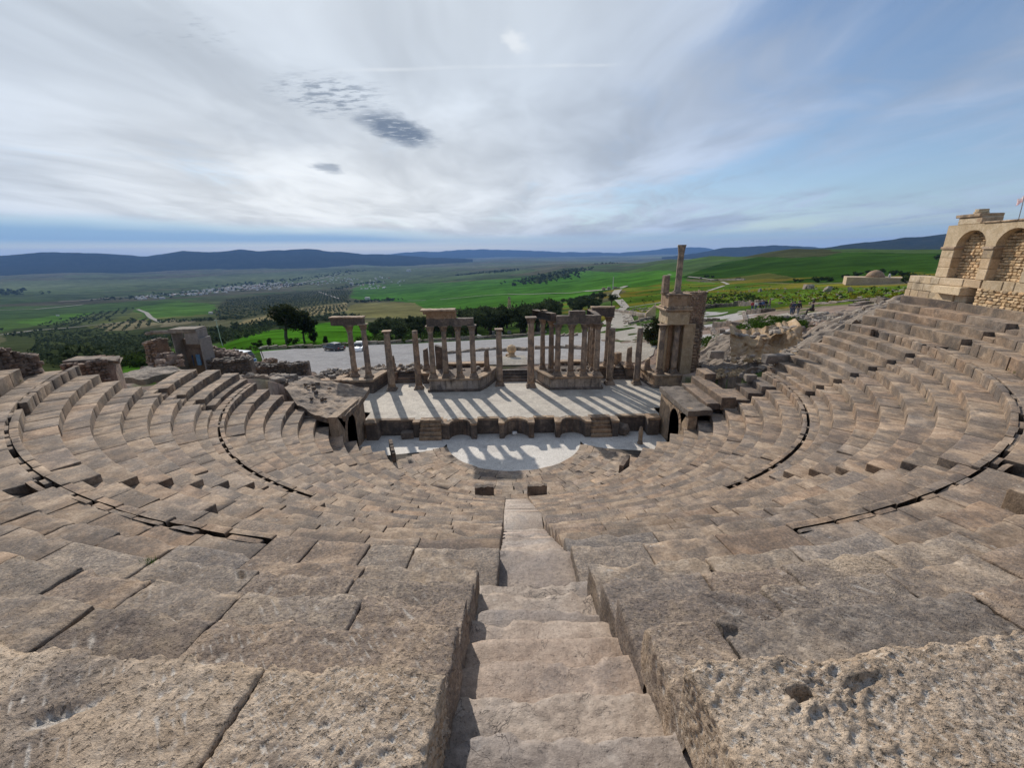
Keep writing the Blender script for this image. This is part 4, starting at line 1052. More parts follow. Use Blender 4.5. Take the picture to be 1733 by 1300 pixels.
# ---- beams
def beam(name, label, pieces, loc):
    t = empty(name, loc, label, 'stone beam', 'stone beams on the columns')
    for nm, c, s, rz, mat in pieces:
        nx = max(1, int(round(max(s)/1.5))) if nm == 'architrave' else 1
        V, Fq = box_grid(s[0], s[1], s[2], .14, .025); V = V-np.array([s[0]/2, s[1]/2, -s[2]/2])
        V = V+.022*np.stack([fbm(V*3+c[0]*3, 3), fbm(V*3+9+c[0], 3), fbm(V*4+5+c[0], 3)], 1)
        o = link(nm, mesh_np(nm, V, Fq, mat, False), t, (c[0], c[1], c[2]), rz)
        bm = MB().box((0, 0, -s[2]/2+.012), (s[0]*.985, s[1]*.985, .02)); bm.build('soffit', mat, o)
    return t
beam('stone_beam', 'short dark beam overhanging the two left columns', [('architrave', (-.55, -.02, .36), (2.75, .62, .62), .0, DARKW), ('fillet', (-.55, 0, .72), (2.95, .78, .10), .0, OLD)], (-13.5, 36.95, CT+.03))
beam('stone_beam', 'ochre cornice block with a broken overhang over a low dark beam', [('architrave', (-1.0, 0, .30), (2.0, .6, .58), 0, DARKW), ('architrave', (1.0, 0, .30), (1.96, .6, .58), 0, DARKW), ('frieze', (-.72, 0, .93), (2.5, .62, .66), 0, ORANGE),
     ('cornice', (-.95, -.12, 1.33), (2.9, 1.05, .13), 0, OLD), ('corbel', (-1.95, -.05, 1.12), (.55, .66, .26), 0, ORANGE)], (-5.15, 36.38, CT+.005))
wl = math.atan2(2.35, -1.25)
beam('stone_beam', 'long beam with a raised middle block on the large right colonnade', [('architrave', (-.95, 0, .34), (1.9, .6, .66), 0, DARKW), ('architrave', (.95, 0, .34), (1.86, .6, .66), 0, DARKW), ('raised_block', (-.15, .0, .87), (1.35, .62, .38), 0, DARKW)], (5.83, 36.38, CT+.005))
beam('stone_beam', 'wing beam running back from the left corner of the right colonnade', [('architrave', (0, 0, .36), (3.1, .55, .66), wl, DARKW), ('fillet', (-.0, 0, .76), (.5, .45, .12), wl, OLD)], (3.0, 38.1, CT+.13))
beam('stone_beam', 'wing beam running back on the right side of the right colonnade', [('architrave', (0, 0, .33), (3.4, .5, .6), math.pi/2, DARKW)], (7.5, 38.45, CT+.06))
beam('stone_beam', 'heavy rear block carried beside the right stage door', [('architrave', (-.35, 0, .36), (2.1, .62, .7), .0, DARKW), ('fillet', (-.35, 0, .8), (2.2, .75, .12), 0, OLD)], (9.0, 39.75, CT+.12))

# ---- podiums
def podium(label, pts, z0, z1, mat=OLD, fill=None):
    """a wall that follows pts (front line), with base moulding, slabs and cornice"""
    cx = sum(p[0] for p in pts)/len(pts); cy = sum(p[1] for p in pts)/len(pts)
    t = empty('podium', (cx, cy, z0), label, 'stone podium', 'podiums carrying the columns'); o3 = (-cx, -cy, -z0)
    for i in range(len(pts)-1):
        (x0, y0), (x1, y1) = pts[i], pts[i+1]; dx, dy = x1-x0, y1-y0; L = math.hypot(dx, dy); a = math.atan2(dy, dx); nx, ny = dy/L, -dx/L
        k = max(1, int(round(L/1.3)))
        for j in range(k):
            f = (j+.5)/k; MB().bbox((x0+dx*f-nx*.3, y0+dy*f-ny*.3, (z0+z1)/2-.02), (L/k-.012, .6+rng.uniform(-.02, .02), z1-z0-.34), a, .02, .006).build('slab', mat, t, loc=o3)
        mx, my = x0+dx*.5, y0+dy*.5
        MB().bbox((mx-nx*.26, my-ny*.26, z1-.1+i*.0007), (L+.16, .8, .19), a, .035, .012).build('cornice', OLD, t, loc=o3)
        MB().bbox((mx-nx*.26, my-ny*.26, z0+.10+i*.0007), (L+.2, .86, .2), a, .04, .015).build('base_moulding', DARKW, t, loc=o3)
    if fill: MB().prism(fill, z0, z1-.03).build('core', DARKW, t, loc=o3)
    return t
podium('narrow podium under the two left columns', [(-15.0, 36.25), (-14.35, 36.0), (-12.25, 36.0), (-11.7, 39.1)], SZ, PZ, DARKW, [(-14.6, 36.5), (-12.6, 36.5), (-12.2, 39.4), (-14.4, 39.4)])
podium('podium with two pale panels under the ochre cornice block', [(-7.3, 39.0), (-7.25, 36.0), (-2.85, 36.0), (-2.2, 37.3), (-1.45, 39.6)], SZ, PZ, PODM, [(-6.9, 36.5), (-3.1, 36.5), (-2.2, 39.6), (-6.9, 39.6)])
podium('streaked podium under the large right colonnade', [(2.15, 39.4), (2.5, 38.3), (3.45, 36.0), (8.0, 36.0), (8.05, 39.6)], SZ, PZ, PODM, [(2.9, 39.8), (3.9, 36.5), (7.6, 36.5), (7.7, 40.3)])
podium('stepped podium wall between the right door and the tower', [(12.4, 39.6), (12.45, 38.0), (12.75, 36.0), (15.1, 36.0)], SZ, PZ, OLD, [(12.9, 39.6), (13.0, 36.5), (15.3, 36.5), (15.3, 39.6)])
podium('low dark podium beside the right stage door', [(10.95, 41.0), (11.0, 38.9), (12.0, 38.9)], SZ, PZ, DARKW)
podium('low dark wall behind the column stump right of the large colonnade', [(8.2, 39.3), (9.9, 39.3), (9.95, 41)], SZ, PZ, DARKW)
podium('dark back wall of the recess behind the large right colonnade', [(4.0, 40.2), (7.2, 40.2)], SZ, PZ+.3, DARKW)
podium('dark back wall of the recess behind the middle colonnade', [(-6.3, 40.0), (-2.4, 40.2)], SZ, PZ+.3, DARKW)
podium('low dark wall with a flat top left of the stage', [(-17.6, 36.2), (-15.1, 36.1), (-15.0, 39.6)], SZ, PZ, DARKW, [(-17.4, 36.6), (-15.5, 36.6), (-15.4, 39.4), (-17.6, 39.4)])
podium('low red wall right of the left stage steps', [(-8.9, 40.3), (-8.2, 38.6), (-7.6, 38.6)], SZ, PZ-.2, DARKW)
podium('low wall left of the left stage steps', [(-11.6, 38.9), (-10.9, 38.9), (-10.85, 40.4)], SZ, PZ-.1, RED)
for x0, x1, y, lab in ((-10.85, -8.9, 38.75, 'four steps through the left stage door'), (-1.3, 1.95, 38.6, 'wide steps through the middle stage door'), (9.9, 11.0, 38.85, 'narrow steps through the right stage door')):
    flight(x0, x1, y, SZ, 2.12, 4, .34, lab, DARKW)

# ------------------------------------------------------------------ side entrances and the boxes above them
def arch_wall(label, sx):
    X = 10.86*sx; t = empty('arched_entrance', (X, 27, 0), label, 'arched entrance', 'arched side entrances of the orchestra')
    yc, hw, zs = 26.55, .82, 1.75; y0, y1 = 24.5, 29.35; top = 3.35
    th = .55; out = []
    A = [(yc-hw*math.cos(a), zs+(1.05)*math.sin(a)) for a in np.linspace(0, math.pi, 15)]
    prof = [(y0, -.3), (yc-hw, -.3)]+A+[(yc+hw, -.3), (y1, -.3), (y1, top-.15), (y0, top+.1)]
    n = len(prof); V = [(0, y-27, z) for y, z in prof]+[(sx*th, y-27, z) for y, z in prof]
    me = bpy.data.meshes.new('wall'); bm = bmesh.new(); vs = [bm.verts.new(v) for v in V]
    f1 = bm.faces.new(vs[:n]); f2 = bm.faces.new(vs[n:][::-1])
    for i in range(n): bm.faces.new((vs[i], vs[(i+1) % n], vs[n+(i+1) % n], vs[n+i]))
    bmesh.ops.triangulate(bm, faces=[f1, f2]); bmesh.ops.recalc_face_normals(bm, faces=bm.faces[:]); bm.to_mesh(me); bm.free(); me.materials.append(OLD)
    link('wall', me, t)
    for i in range(11):                               # voussoirs, a little proud of the wall
        a0, a1 = math.pi*i/11+.02, math.pi*(i+1)/11-.02; P = []
        for a, k in ((a0, 1.02), (a1, 1.02), (a1, 1.42), (a0, 1.42)): P.append((yc-27-hw*k*math.cos(a), zs+1.05*k*math.sin(a)))
        Vv = [(-.03*sx, y, z) for y, z in P]+[(.25*sx, y, z) for y, z in P]
        MB().add(Vv, [(0, 1, 2, 3), (7, 6, 5, 4), (0, 4, 5, 1), (1, 5, 6, 2), (2, 6, 7, 3), (3, 7, 4, 0)]).build('voussoir', OLD, t)
    m = MB()                                          # vaulted passage behind
    for s in (-1, 1): m.box((sx*(th+2.2), yc-27+s*(hw+.15), .9), (4.4, .3, 2.6))
    m.box((sx*(th+2.2), yc-27, 2.95), (4.4, 2.2, .3)).box((sx*(th+4.5), yc-27, 1.2), (.2, 2.2, 3.2)); m.build('passage', DARKW, t)
    return t
arch_wall('dark arched side entrance left of the stage', -1)
arch_wall('sunlit arched side entrance right of the stage', 1)
def patch(name, poly, z, mat, label, cat, amp=.05, step=.16, th=.35):
    """a rough rock or mortar slab with an uneven top"""
    P = np.array(poly); lo, hi = P.min(0), P.max(0); pts = [Vector(p) for p in poly]; n = len(pts); bx = []
    for i in range(n):
        a, b = pts[i], pts[(i+1) % n]; k = max(1, int((b-a).length/step)); bx += [a+(b-a)*(j/k) for j in range(k)]
    gx, gy = np.meshgrid(np.arange(lo[0], hi[0], step), np.arange(lo[1], hi[1], step)); gx = gx.ravel(); gy = gy.ravel(); m = inpoly(gx, gy, poly)
    allp = bx+[Vector((float(a), float(b))) for a, b in zip(gx[m], gy[m])]
    r = delaunay_2d_cdt(allp, [(i, (i+1) % len(bx)) for i in range(len(bx))], [], 1, 1e-4)
    V = np.array([(v.x, v.y) for v in r[0]]); zz = (z(V[:, 0], V[:, 1]) if callable(z) else np.full(len(V), float(z)))
    q = fbm2(V[:, 0], V[:, 1], .8, 4); zz = zz+amp*(np.round(q*4)/4*.6+q*.6)
    k = len(bx); V3 = np.column_stack([V, zz]); Fc = [list(f) for f in r[2]]
    B = V3[:k].copy(); B[:, 2] -= th; V3 = np.concatenate([V3, B]); N0 = len(V)
    Fc += [(i, N0+i, N0+(i+1) % k, (i+1) % k) for i in range(k)]
    return tag(link(name, mesh_np(name, V3, Fc, mat)), label, cat)
patch('vault_roof', [(10.72, 29.4), (12.3, 29.4), (12.3, 24.45), (10.75, 24.4)], 3.45, GREY, 'rough mortar roof over the right side entrance', 'stone roof', .07)
patch('vault_roof', [(-10.72, 29.4), (-10.7, 25.4), (-11.6, 24.8), (-14.0, 26.2), (-15.8, 28.3), (-15.8, 31.5), (-11.0, 31.4)][::-1], lambda x, y: 3.2+np.clip(-x-12, 0, 9)*.26, SEAT, 'rough broken mortar roof over the left side entrance', 'stone roof', .10, .09)
t = empty('stage_box', (13, 27, 3.3), 'two broad clean stone steps above the right side entrance', 'stone steps')
for c, s in (((-.35, .2, .2), (.78, 4.4, .42)), ((.52, .3, .42), (.9, 4.9, .84)), ((1.1, 2.6, .63), (.8, 1.6, 1.25))): MB().bbox(c, s, -.03, .03, .01).build('step', SEAT, t)

# ------------------------------------------------------------------ helpers that place by sight line
def atY(px, py, Y):
    d = ray(px, py); t = Y/d[1]; return (CAMX+d[0]*t, Y, CAMZ+d[2]*t)
def atr(px, py, r):
    d = ray(px, py); t = r/math.hypot(d[0], d[1]); return (CAMX+d[0]*t, d[1]*t, CAMZ+d[2]*t)
def gz(x, y): return float(ground(float(x), float(y)))

# ------------------------------------------------------------------ tower at the right end of the stage
tw = empty('ruined_tower', (14.5, 37.3, SZ), 'tall ochre wall fragment with niche columns and rubble core right of the stage', 'ruined tower')
to = (-14.5, -37.3, -SZ)
for z0, z1 in ((SZ, 3.0), (3.004, 4.7), (4.704, 6.85)): MB().bbox((15.52, 37.3, (z0+z1)/2), (.98, 1.9+.03*(z0 > 3), z1-z0), 0, .02, .008).build('wall_block', YELL, tw, loc=to)
MB().bbox((14.3, 38.05, 4.65), (1.5, .5, 4.38), 0, .02, .01).build('niche_wall', YELL, tw, loc=to)
MB().bbox((13.80, 37.3, 4.6), (.28, .5, 4.3), 0, .02, .01).build('pilaster', YELL, tw, loc=to)
MB().bbox((14.14, 37.3, 4.6), (.36, .56, 4.3), 0, .02, .01).build('pilaster', ORANGE, tw, loc=to)
MB().bbox((14.32, 37.1, 7.40), (1.86, 2.2, 1.08), 0, .03, .012).build('frieze', YELL, tw, loc=to)
m = MB(); m.bbox((14.3, 37.1, 8.0), (2.0, 2.36, .12), 0, .02, .01).bbox((14.2, 37.08, 8.14), (2.35, 2.7, .15), 0, .04, .02).bbox((14.3, 37.1, 8.29), (2.0, 2.3, .14), 0, .04, .03); m.build('cornice', OLD, tw, loc=to)
m = MB()
for k in range(9): m.rock((13.15+.26*k, 35.9+rng.uniform(0, .3), 8.33), .17)
m.build('broken_moulding', OLD, tw, loc=to)
MB().bbox((14.35, 37.15, 8.84), (1.9, 1.9, .98), 0, .03, .015).build('attic_block', ORANGE, tw, loc=to)
MB().bbox((14.33, 37.1, 9.38), (2.04, 2.0, .1), 0, .02, .01).build('attic_cap', OLD, tw, loc=to)
m = MB(); m.prism([(15.4, 36.75), (16.75, 36.9), (16.9, 38.4), (15.4, 38.4)], SZ-.6, 9.4); m.build('rubble_core', RED, tw, loc=to)
m = MB()
for z in np.arange(.8, 9.5, .155):
    w = 0 if z > 3 else .25
    for x in np.arange(15.42, 16.85+w, .19): 
        if z > 6.9 or x > 15.9: m.rock((x+rng.uniform(-.05, .05), 36.78+.1*(x-15.4)+rng.uniform(-.04, .05), z), rng.uniform(.10, .15))
    for y in np.arange(36.9, 38.4, .2): m.rock((16.84+w*.5+rng.uniform(-.05, .05), y, z), rng.uniform(.10, .15))
for x in np.arange(15.4, 16.9, .2):
    for y in np.arange(36.9, 38.4, .25): m.rock((x, y, 9.42), .15, .5)
o = m.build('rubble_facing', OLD, tw, loc=to); o['kind'] = 'stuff'
for z in np.arange(1.8, 6.6, .30): MB().bbox((16.18+rng.uniform(0, .1), 36.62, z), (rng.uniform(.25, .5), .3, .22), 0, .02, .02).build('toothing_stone', OLD, tw, loc=to)
G3 = 'columns of the tower'
column(13.22, 36.42, PZ, 6.86, 'left column in front of the tower niche', r=.265, cap=True, grp=G3)
column(14.52, 36.5, PZ, 6.86, 'right column in front of the tower niche', r=.26, cap=True, grp=G3)
t = empty('column', (14.35, 36.95, 9.43), 'lone tall column with flared top standing on the tower', 'column', G3)
MB().bbox((0, 0, .06), (.7, .7, .12), .1, .02, .01).build('base', COLM, t)
MB().lathe([(.33, .12), (.34, .2), (.27, .28), (.255, 1.2), (.245, 2.4), (.24, 3.2), (.26, 3.4), (.31, 3.75), (.345, 3.9), (.34, 3.96)], n=18, wob=.012).build('shaft', COLM, t, True)
t = empty('square_pillar', (13.38, 37.2, 9.43), 'short square pillar stump on the tower beside the lone column', 'pillar')
MB().bbox((0, 0, .74), (.52, .5, 1.48), .05, .05, .03).build('shaft', COLM, t)

# ------------------------------------------------------------------ arched building at the far right
BU = math.atan2(-.98015, -.19823)
ab = empty('arched_building', (25.55, 27.6, 0), 'honey coloured arched gallery with rubble filled arches at the far right', 'building', rz=BU)
def ablk(c, s, name='ashlar_block', mat=YELL, bev=.025, jit=.008): return MB().bbox(c, s, 0, bev, jit).build(name, mat, ab)
for zc, hh, x0 in ((10.15, .45, -.22), (10.60, .42, -.16), (11.03, .42, -.10)):
    x = x0
    while x < 2.35:
        w = min(rng.uniform(.45, 1.0), 2.45-x); ablk((x+w/2, .45+rng.uniform(-.012, .012), zc), (w-.012, .9, hh-.012)); x += w
for x, w, z, h, d in ((3.0, 1.5, 10.15, .5, .9), (4.15, .8, 10.15, .5, .75), (3.55, 2.1, 10.62, .44, 1.05), (3.3, 1.7, 11.05, .42, .95), (4.7, 1.1, 11.05, .42, .9)):
    ablk((x, .45-(.0 if z != 10.62 else .28), z), (w-.012, d, h-.012))
for x in np.arange(5.3, 10.6, .62): ablk((x+.3, .46+rng.uniform(-.02, .02), 11.03), (.605, .9, .50))
_vars = []
for k in range(10):
    m = MB(); m.bbox((0, 0, 0), (1, 1, 1), 0, .16, .07); _vars.append(m.mesh('infill_stone', YELLR))
def courses(x0, x1, z0, z1, y, inside=None, h=(.12, .19), l=(.18, .42), parent=None, name='infill_stone', vars_=None):
    z = z0; n = 0
    while z < z1:
        hh = rng.uniform(*h); x = x0-rng.uniform(0, .2)
        while x < x1:
            w = rng.uniform(*l); xc = x+w/2
            if x0 < xc < x1 and (inside is None or inside(xc, z+hh/2)):
                o = link(name, random.choice(vars_ or _vars), parent or ab, (xc, y+rng.uniform(-.03, .03), z+hh/2)); o.scale = (w*.96, .3, hh*.93); n += 1
            x += w
        z += hh
    return n
for i, (c, hw) in enumerate(((3.86, .96), (6.36, .94), (8.85, .94))):
    MB().box((c, .85, 12.4), (2*hw+.1, .5, 2.9)).build('infill_core', RED if False else YELL, ab)
    courses(c-hw, c+hw, 11.27, 13.9, .56, lambda x, z, c=c, hw=hw: z < 12.95 or ((x-c)/hw)**2+((z-12.93)/.86)**2 < 1)
courses(5.2, 9.6, 9.95, 10.78, .12)
MB().box((7.6, .65, 10.3), (5.2, .9, 1.1)).build('infill_core', YELL, ab)
for a, b in ((1.98, 2.90), (4.82, 5.42), (7.30, 7.91), (9.79, 10.4)):
    z = 11.27
    for h in (.56, .52, .50):
        ablk(((a+b)/2, .5, z+h/2), (b-a+rng.uniform(-.01, .01), 1.0, h-.01)); z += h
ablk((2.44, .48, 12.89), (1.02, 1.1, .14), 'impost', OLD); ablk((5.12, .48, 12.89), (.72, 1.1, .14), 'impost', OLD); ablk((7.6, .48, 12.89), (.72, 1.1, .14), 'impost', OLD)
P_ = [(1.98, 12.965)]                                # arcade: strips from the arch curve up to the straight top
for c, hw in ((3.86, .96), (6.36, .94), (8.85, .94)): P_ += [(c-hw*math.cos(t), 12.965+.84*math.sin(t)) for t in np.linspace(0, math.pi, 17)]
P_ += [(10.4, 12.965)]; n = len(P_); V = []
for y in (.02, 1.0): V += [(x, y, z) for x, z in P_]+[(x, y, 14.12) for x, z in P_]
Fc = []
for i in range(n-1): Fc += [(i, i+1, n+i+1, n+i), (2*n+i+1, 2*n+i, 3*n+i, 3*n+i+1), (i+1, i, 2*n+i, 2*n+i+1), (n+i, n+i+1, 3*n+i+1, 3*n+i)]
Fc += [(0, n, 3*n, 2*n), (n-1, 3*n-1, 4*n-1, 2*n-1)]
bm = bmesh.new(); vs = [bm.verts.new(v) for v in V]
for f in Fc: bm.faces.new([vs[i] for i in f])
bmesh.ops.recalc_face_normals(bm, faces=bm.faces[:]); me = bpy.data.meshes.new('arcade'); bm.to_mesh(me); bm.free(); me.materials.append(YELL); link('arcade', me, ab)
MB().box((6.0, 2.4, 12.0), (8.2, 2.75, 4.0)).build('backing', YELL, ab)
x = 4.3
while x < 10.4: w = rng.uniform(.6, 1.1); ablk((x+w/2, .45, 14.165), (w-.01, 1.0, .09), 'coping_stone', OLD); x += w
ablk((3.3, .55, 14.3), (1.5, 1.0, .36), 'turret_block'); ablk((3.2, .52, 14.56), (1.62, 1.1, .17), 'turret_cap', OLD); ablk((3.95, .5, 14.3), (.35, .9, .3), 'turret_block', OLD)
m = MB(); m.lathe([(.30, 0), (.31, .1), (.27, .12), (.27, .24)], (3.3, .5, 14.645), 12, .03); m.build('chimney_stump', YELL, ab)
fl = empty('flag_pole', tuple(np.array(ab.matrix_basis@Vector((5.62, .5, 0)))[:2])+(14.2,), 'thin leaning flag pole with a faded flag on the arched building', 'flag', rz=BU)
MB().tube([(0, 0, 0), (-.04, 0, .6), (-.09, 0, 1.12)], .018, 6).build('pole', plain('pole_grey', (.30, .28, .27), .5), fl)
fm = bpy.data.materials.new('flag_cloth'); fm.use_nodes = True; g = NT(fm.node_tree)
gx = g.new('ShaderNodeTexNoise', {'Vector': g.new('ShaderNodeTexCoord').outputs['Object'], 'Scale': 5.5}).outputs[0]
g.new('ShaderNodeOutputMaterial', {'Surface': g.new('ShaderNodeBsdfPrincipled', {'Base Color': g.mix(g.ramp(gx, .45, .55), (.62, .56, .57), (.50, .30, .31)), 'Roughness': .9}).outputs[0]})
V = []; nx, nz = 12, 8
for s_ in (0, .008):
    for i in range(nx):
        for j in range(nz):
            u = i/(nx-1); v = j/(nz-1); V.append((-.085-.36*u, .05*math.sin(u*7+v*1.5)*u+s_, 1.10-.30*v-.16*u+.03*math.sin(u*9)))
k = nx*nz; Fc = [(i*nz+j, i*nz+j+1, (i+1)*nz+j+1, (i+1)*nz+j) for i in range(nx-1) for j in range(nz-1)]
Fc += [tuple(k+q for q in f[::-1]) for f in Fc]; link('cloth', mesh_np('cloth', V, Fc, fm, True), fl)

# ------------------------------------------------------------------ rubble, rocks, ruined walls
_rocks = {}
def rockmesh(mat, i, rough=True):
    k = (mat.name, i)
    if k not in _rocks:
        bm = bmesh.new(); bmesh.ops.create_icosphere(bm, subdivisions=2, radius=1); V = np.array([v.co for v in bm.verts]); sd = rng.uniform(0, 99)
        V = np.sign(V)*np.abs(V)**.72; V = V*np.array([.62, .45+.12*(i % 3), .34+.06*(i % 4)])
        V = V+.22*np.stack([vnoise(V*1.7+sd), vnoise(V*1.7+sd+30), vnoise(V*1.7+sd+60)], 1)*np.array([1, 1, .7])+.06*np.stack([vnoise(V*5+sd)]*3, 1)
        for v, c in zip(bm.verts, V): v.co = c
        me = bpy.data.meshes.new('stone'); bm.to_mesh(me); bm.free(); me.materials.append(mat); _rocks[k] = me
    return _rocks[k]
def loose(n, poly, mat, size, label, group, rmin=28., sink=.15, name='loose_stone', world=False, zf=None, more=0):
    P = np.array(poly); lo, hi = P.min(0), P.max(0); c = 0; k = 0
    while c < n and k < n*30:
        k += 1; q = rng.uniform(lo, hi)
        if not inpoly(np.array([q[0]]), np.array([q[1]]), poly)[0]: continue
        x, y = q if world else gp(q[0], q[1], rmin)
        s = size[0]+(size[1]-size[0])*rng.random()**2.2
        o = link(name, rockmesh(mat, int(rng.integers(8))), None, (x, y, (zf(x, y) if zf else gz(x, y))+s*(.3-sink)), rng.uniform(0, 6.28)); o.scale = (s, s*rng.uniform(.7, 1.2), s*rng.uniform(.7, 1.3))
        tag(o, label, 'stone', group); c += 1
    if more:
        m = MB(); c = 0
        while c < more:
            q = rng.uniform(lo, hi)
            if not inpoly(np.array([q[0]]), np.array([q[1]]), poly)[0]: continue
            x, y = q if world else gp(q[0], q[1], rmin); s = size[0]*rng.uniform(.45, 1.1)
            m.rock((x, y, (zf(x, y) if zf else gz(x, y))+s*.1), s); c += 1
        tag(m.build('rubble', mat), kind='stuff')
def rubble_wall(label, p0, p1, z0, z1, th, mat=RED, stone=(.16, .3), ztop=None, cat='ruined wall', jag=.35):
    """a mortared rubble wall: core, stones on its face and broken top"""
    p0 = np.array(p0[:2], float); p1 = np.array(p1[:2], float); L = np.linalg.norm(p1-p0); a = math.atan2(*(p1-p0)[::-1]); zt = ztop or z1
    t = empty('rubble_wall', ((p0[0]+p1[0])/2, (p0[1]+p1[1])/2, z0), label, cat, 'ruined rubble walls round the theatre', a)
    n = max(4, int(L/.35)); h = []
    for i in range(n+1):
        f = i/n; h.append((z1-z0)*(1-f)+(zt-z0)*f+jag*(vnoise(np.array([[i*.9, z0, L]]))[0]-.3))
    m = MB(); V = []
    for i in range(n+1):
        x = -L/2+L*i/n; 
        for y, z in ((-th/2, 0), (-th/2*.9, h[i]), (th/2*.9, h[i]), (th/2, 0)): V.append((x, y, z))
    Fc = [(i*4+j, i*4+j+1, (i+1)*4+j+1, (i+1)*4+j) for i in range(n) for j in range(3)]+[(0, 3, 2, 1), (n*4, n*4+1, n*4+2, n*4+3)]
    m.add(V, Fc); m.build('core', mat, t)
    m = MB(); big = 0
    for i in range(int(L/(stone[0]*1.5))):
        x = -L/2+(i+.5)*stone[0]*1.5; hh = np.interp((x+L/2)/L*n, range(n+1), h)
        for z in np.arange(.05, hh+.1, stone[0]*1.15):
            for sd in (-1, 1):
                s = rng.uniform(*stone); c = (x+rng.uniform(-.06, .06), sd*(th/2-.03+rng.uniform(-.05, .05)), z)
                if s > stone[1]*.9 and sd < 0 and big < 60:
                    big += 1; o = link('stone', rockmesh(mat, int(rng.integers(8))), t, c, rng.uniform(-.3, .3)); o.scale = (s*.75,)*3
                else: m.rock(c, s*.62, .75, rng.uniform(-.3, .3))
        for y in np.arange(-th/2, th/2, stone[0]*1.3): m.rock((x, y, hh+rng.uniform(-.05, .08)), rng.uniform(*stone)*.75)
    o = m.build('rubble', mat, t); o['kind'] = 'stuff'
    return t
def low_wall(label, pl, h, th, mat=GREY, rmin=44., world=False, cat='low wall', block=1.2, grp=None):
    """a low course of dressed blocks following the ground"""
    p = [np.array(q, float) if world else np.array(gp(*q, rmin)) for q in pl]; c = sum(p)/len(p); z0 = gz(*c)
    t = empty('low_wall', (c[0], c[1], z0), label, cat, grp)
    _k = 0
    for a, b in zip(p[:-1], p[1:]):
        L = np.linalg.norm(b-a); n = max(1, int(L/block)); an = math.atan2(*(b-a)[::-1])
        for i in range(n):
            if _k > 280: break
            _k += 1; q = a+(b-a)*(i+.5)/n; hh = h*rng.uniform(.75, 1.15); z = gz(*q)
            MB().bbox((q[0]-c[0], q[1]-c[1], z-z0+hh/2-.12), (L/n*.97, th*rng.uniform(.85, 1.1), hh+.25), an, .05, .04).build('wall_stone', mat, t)
    return t
# left end of the theatre
a, b = atY(-60, 640, 16.5), atY(58, 640, 18.6); rubble_wall('tall red rubble wall at the far left edge above the seats', a, b, 6.0, atY(20, 567, 17.6)[2], 1.4, RED, (.14, .28), ztop=atY(50, 590, 18.6)[2])
a, b = atY(118, 640, 20.6), atY(205, 640, 21.6); rubble_wall('red rubble wall under a flat slab on the left', a, b, 5.0, atY(150, 612, 21)[2], 1.5, RED, (.14, .28), jag=.1)
a = atY(160, 606, 21.2); t = empty('fallen_slab', (a[0], a[1], a[2]), 'large flat pale slab lying on the left rubble wall', 'stone slab', rz=.25)
MB().bbox((-.35, 0, -.12), (1.35, 1.1, .26), 0, .06, .07).build('slab', SEAT, t); MB().bbox((.62, -.1, -.16), (.8, .9, .26), .3, .08, .09).build('broken_edge', SEAT, t)
a = atr(245, 627, 34); patch('vault_roof', [(a[0]-2.2, a[1]-1.5), (a[0]+1.3, a[1]-1.7), (a[0]+2.0, a[1]+.6), (a[0]-.6, a[1]+1.0)], a[2]-.05, GREY, 'flat broken slab between the left rubble wall and the gate', 'stone slab', .1)
# gate with blue panel
GY = 33.0
gl = atY(290, 621, GY); gr = atY(356, 621, GY); gt = atY(290, 560, GY)[2]; gb = gl[2]-1.2
ga = empty('stone_gate', ((gl[0]+gr[0])/2, GY, gb), 'grey plastered gate frame with a blue panel in its dark opening', 'gate'); gx0 = (gl[0]+gr[0])/2
def gbox(x0, y0, x1, y1, name, mat, dy=0., dep=.9, yy=GY):
    A = atY(x0, y0, yy); B = atY(x1, y1, yy); w = abs(B[0]-A[0]); h = abs(A[2]-B[2])
    return MB().bbox(((A[0]+B[0])/2-gx0, yy-GY+dy+dep/2, (A[2]+B[2])/2-gb), (w, dep, h), 0, .03, .02).build(name, mat, ga)
gbox(288, 563, 309, 640, 'jamb', CONC, 0, 1.2); gbox(309, 559, 338, 583, 'lintel', CONC, .0, 1.19); gbox(339, 572, 357, 640, 'jamb', CONC, -.25, 1.3)
gbox(290, 578, 348, 645, 'wall', RED, 1.0, .4); gbox(285, 557, 331, 563, 'roof_slab', GREY, -.1, 1.4)
gbox(322, 603, 333.5, 621, 'blue_panel', plain('blue_paint', (.09, .22, .40), .55), .55, .06); gbox(316, 604, 322, 623, 'blue_post', plain('dark_blue_paint', (.03, .06, .14), .5), .5, .08)
a = atY(272, 590, GY); rubble_wall('broken rubble shoulder left of the gate with the blue panel', atY(268, 640, GY+.4), atY(290, 640, GY+.2), gb, atY(280, 573, GY)[2], 1.0, RED, (.2, .36), jag=.5)
MB_ = MB().bbox((0, 0, 0), (2.0, .25, .22), 0, .05, .04).bbox((-1.15, 0, -.1), (.5, .24, .2), .2, .05, .05); a = atY(278, 562, GY); tag(MB_.build('broken_lintel', GREY, None, loc=(a[0], a[1], a[2])), 'broken pale lintel sticking out left of the gate', 'stone beam')
_gp = [atY(q[0], q[1], 31.8) for q in ((282, 618), (316, 618))]
loose(22, [(_gp[0][0]-.9, 30.6), (_gp[1][0], 30.6), (_gp[1][0]-.3, 32.6), (_gp[0][0]-.6, 32.8)], RED, (.3, .75), 'reddish stone in the pile at the left foot of the gate', 'stones piled at the gate', world=True, zf=lambda x, y: _gp[0][2]-.35+max(0, (y-30.8)*.45)+.3*rng.random(), more=40)
rubble_wall('rubble wall with a collapsed top right of the gate', atY(357, 640, 34.8), atY(428, 640, 35.6), 2.6, atY(380, 582, 35)[2], 1.3, RED, (.22, .45), ztop=atY(428, 600, 35.5)[2])
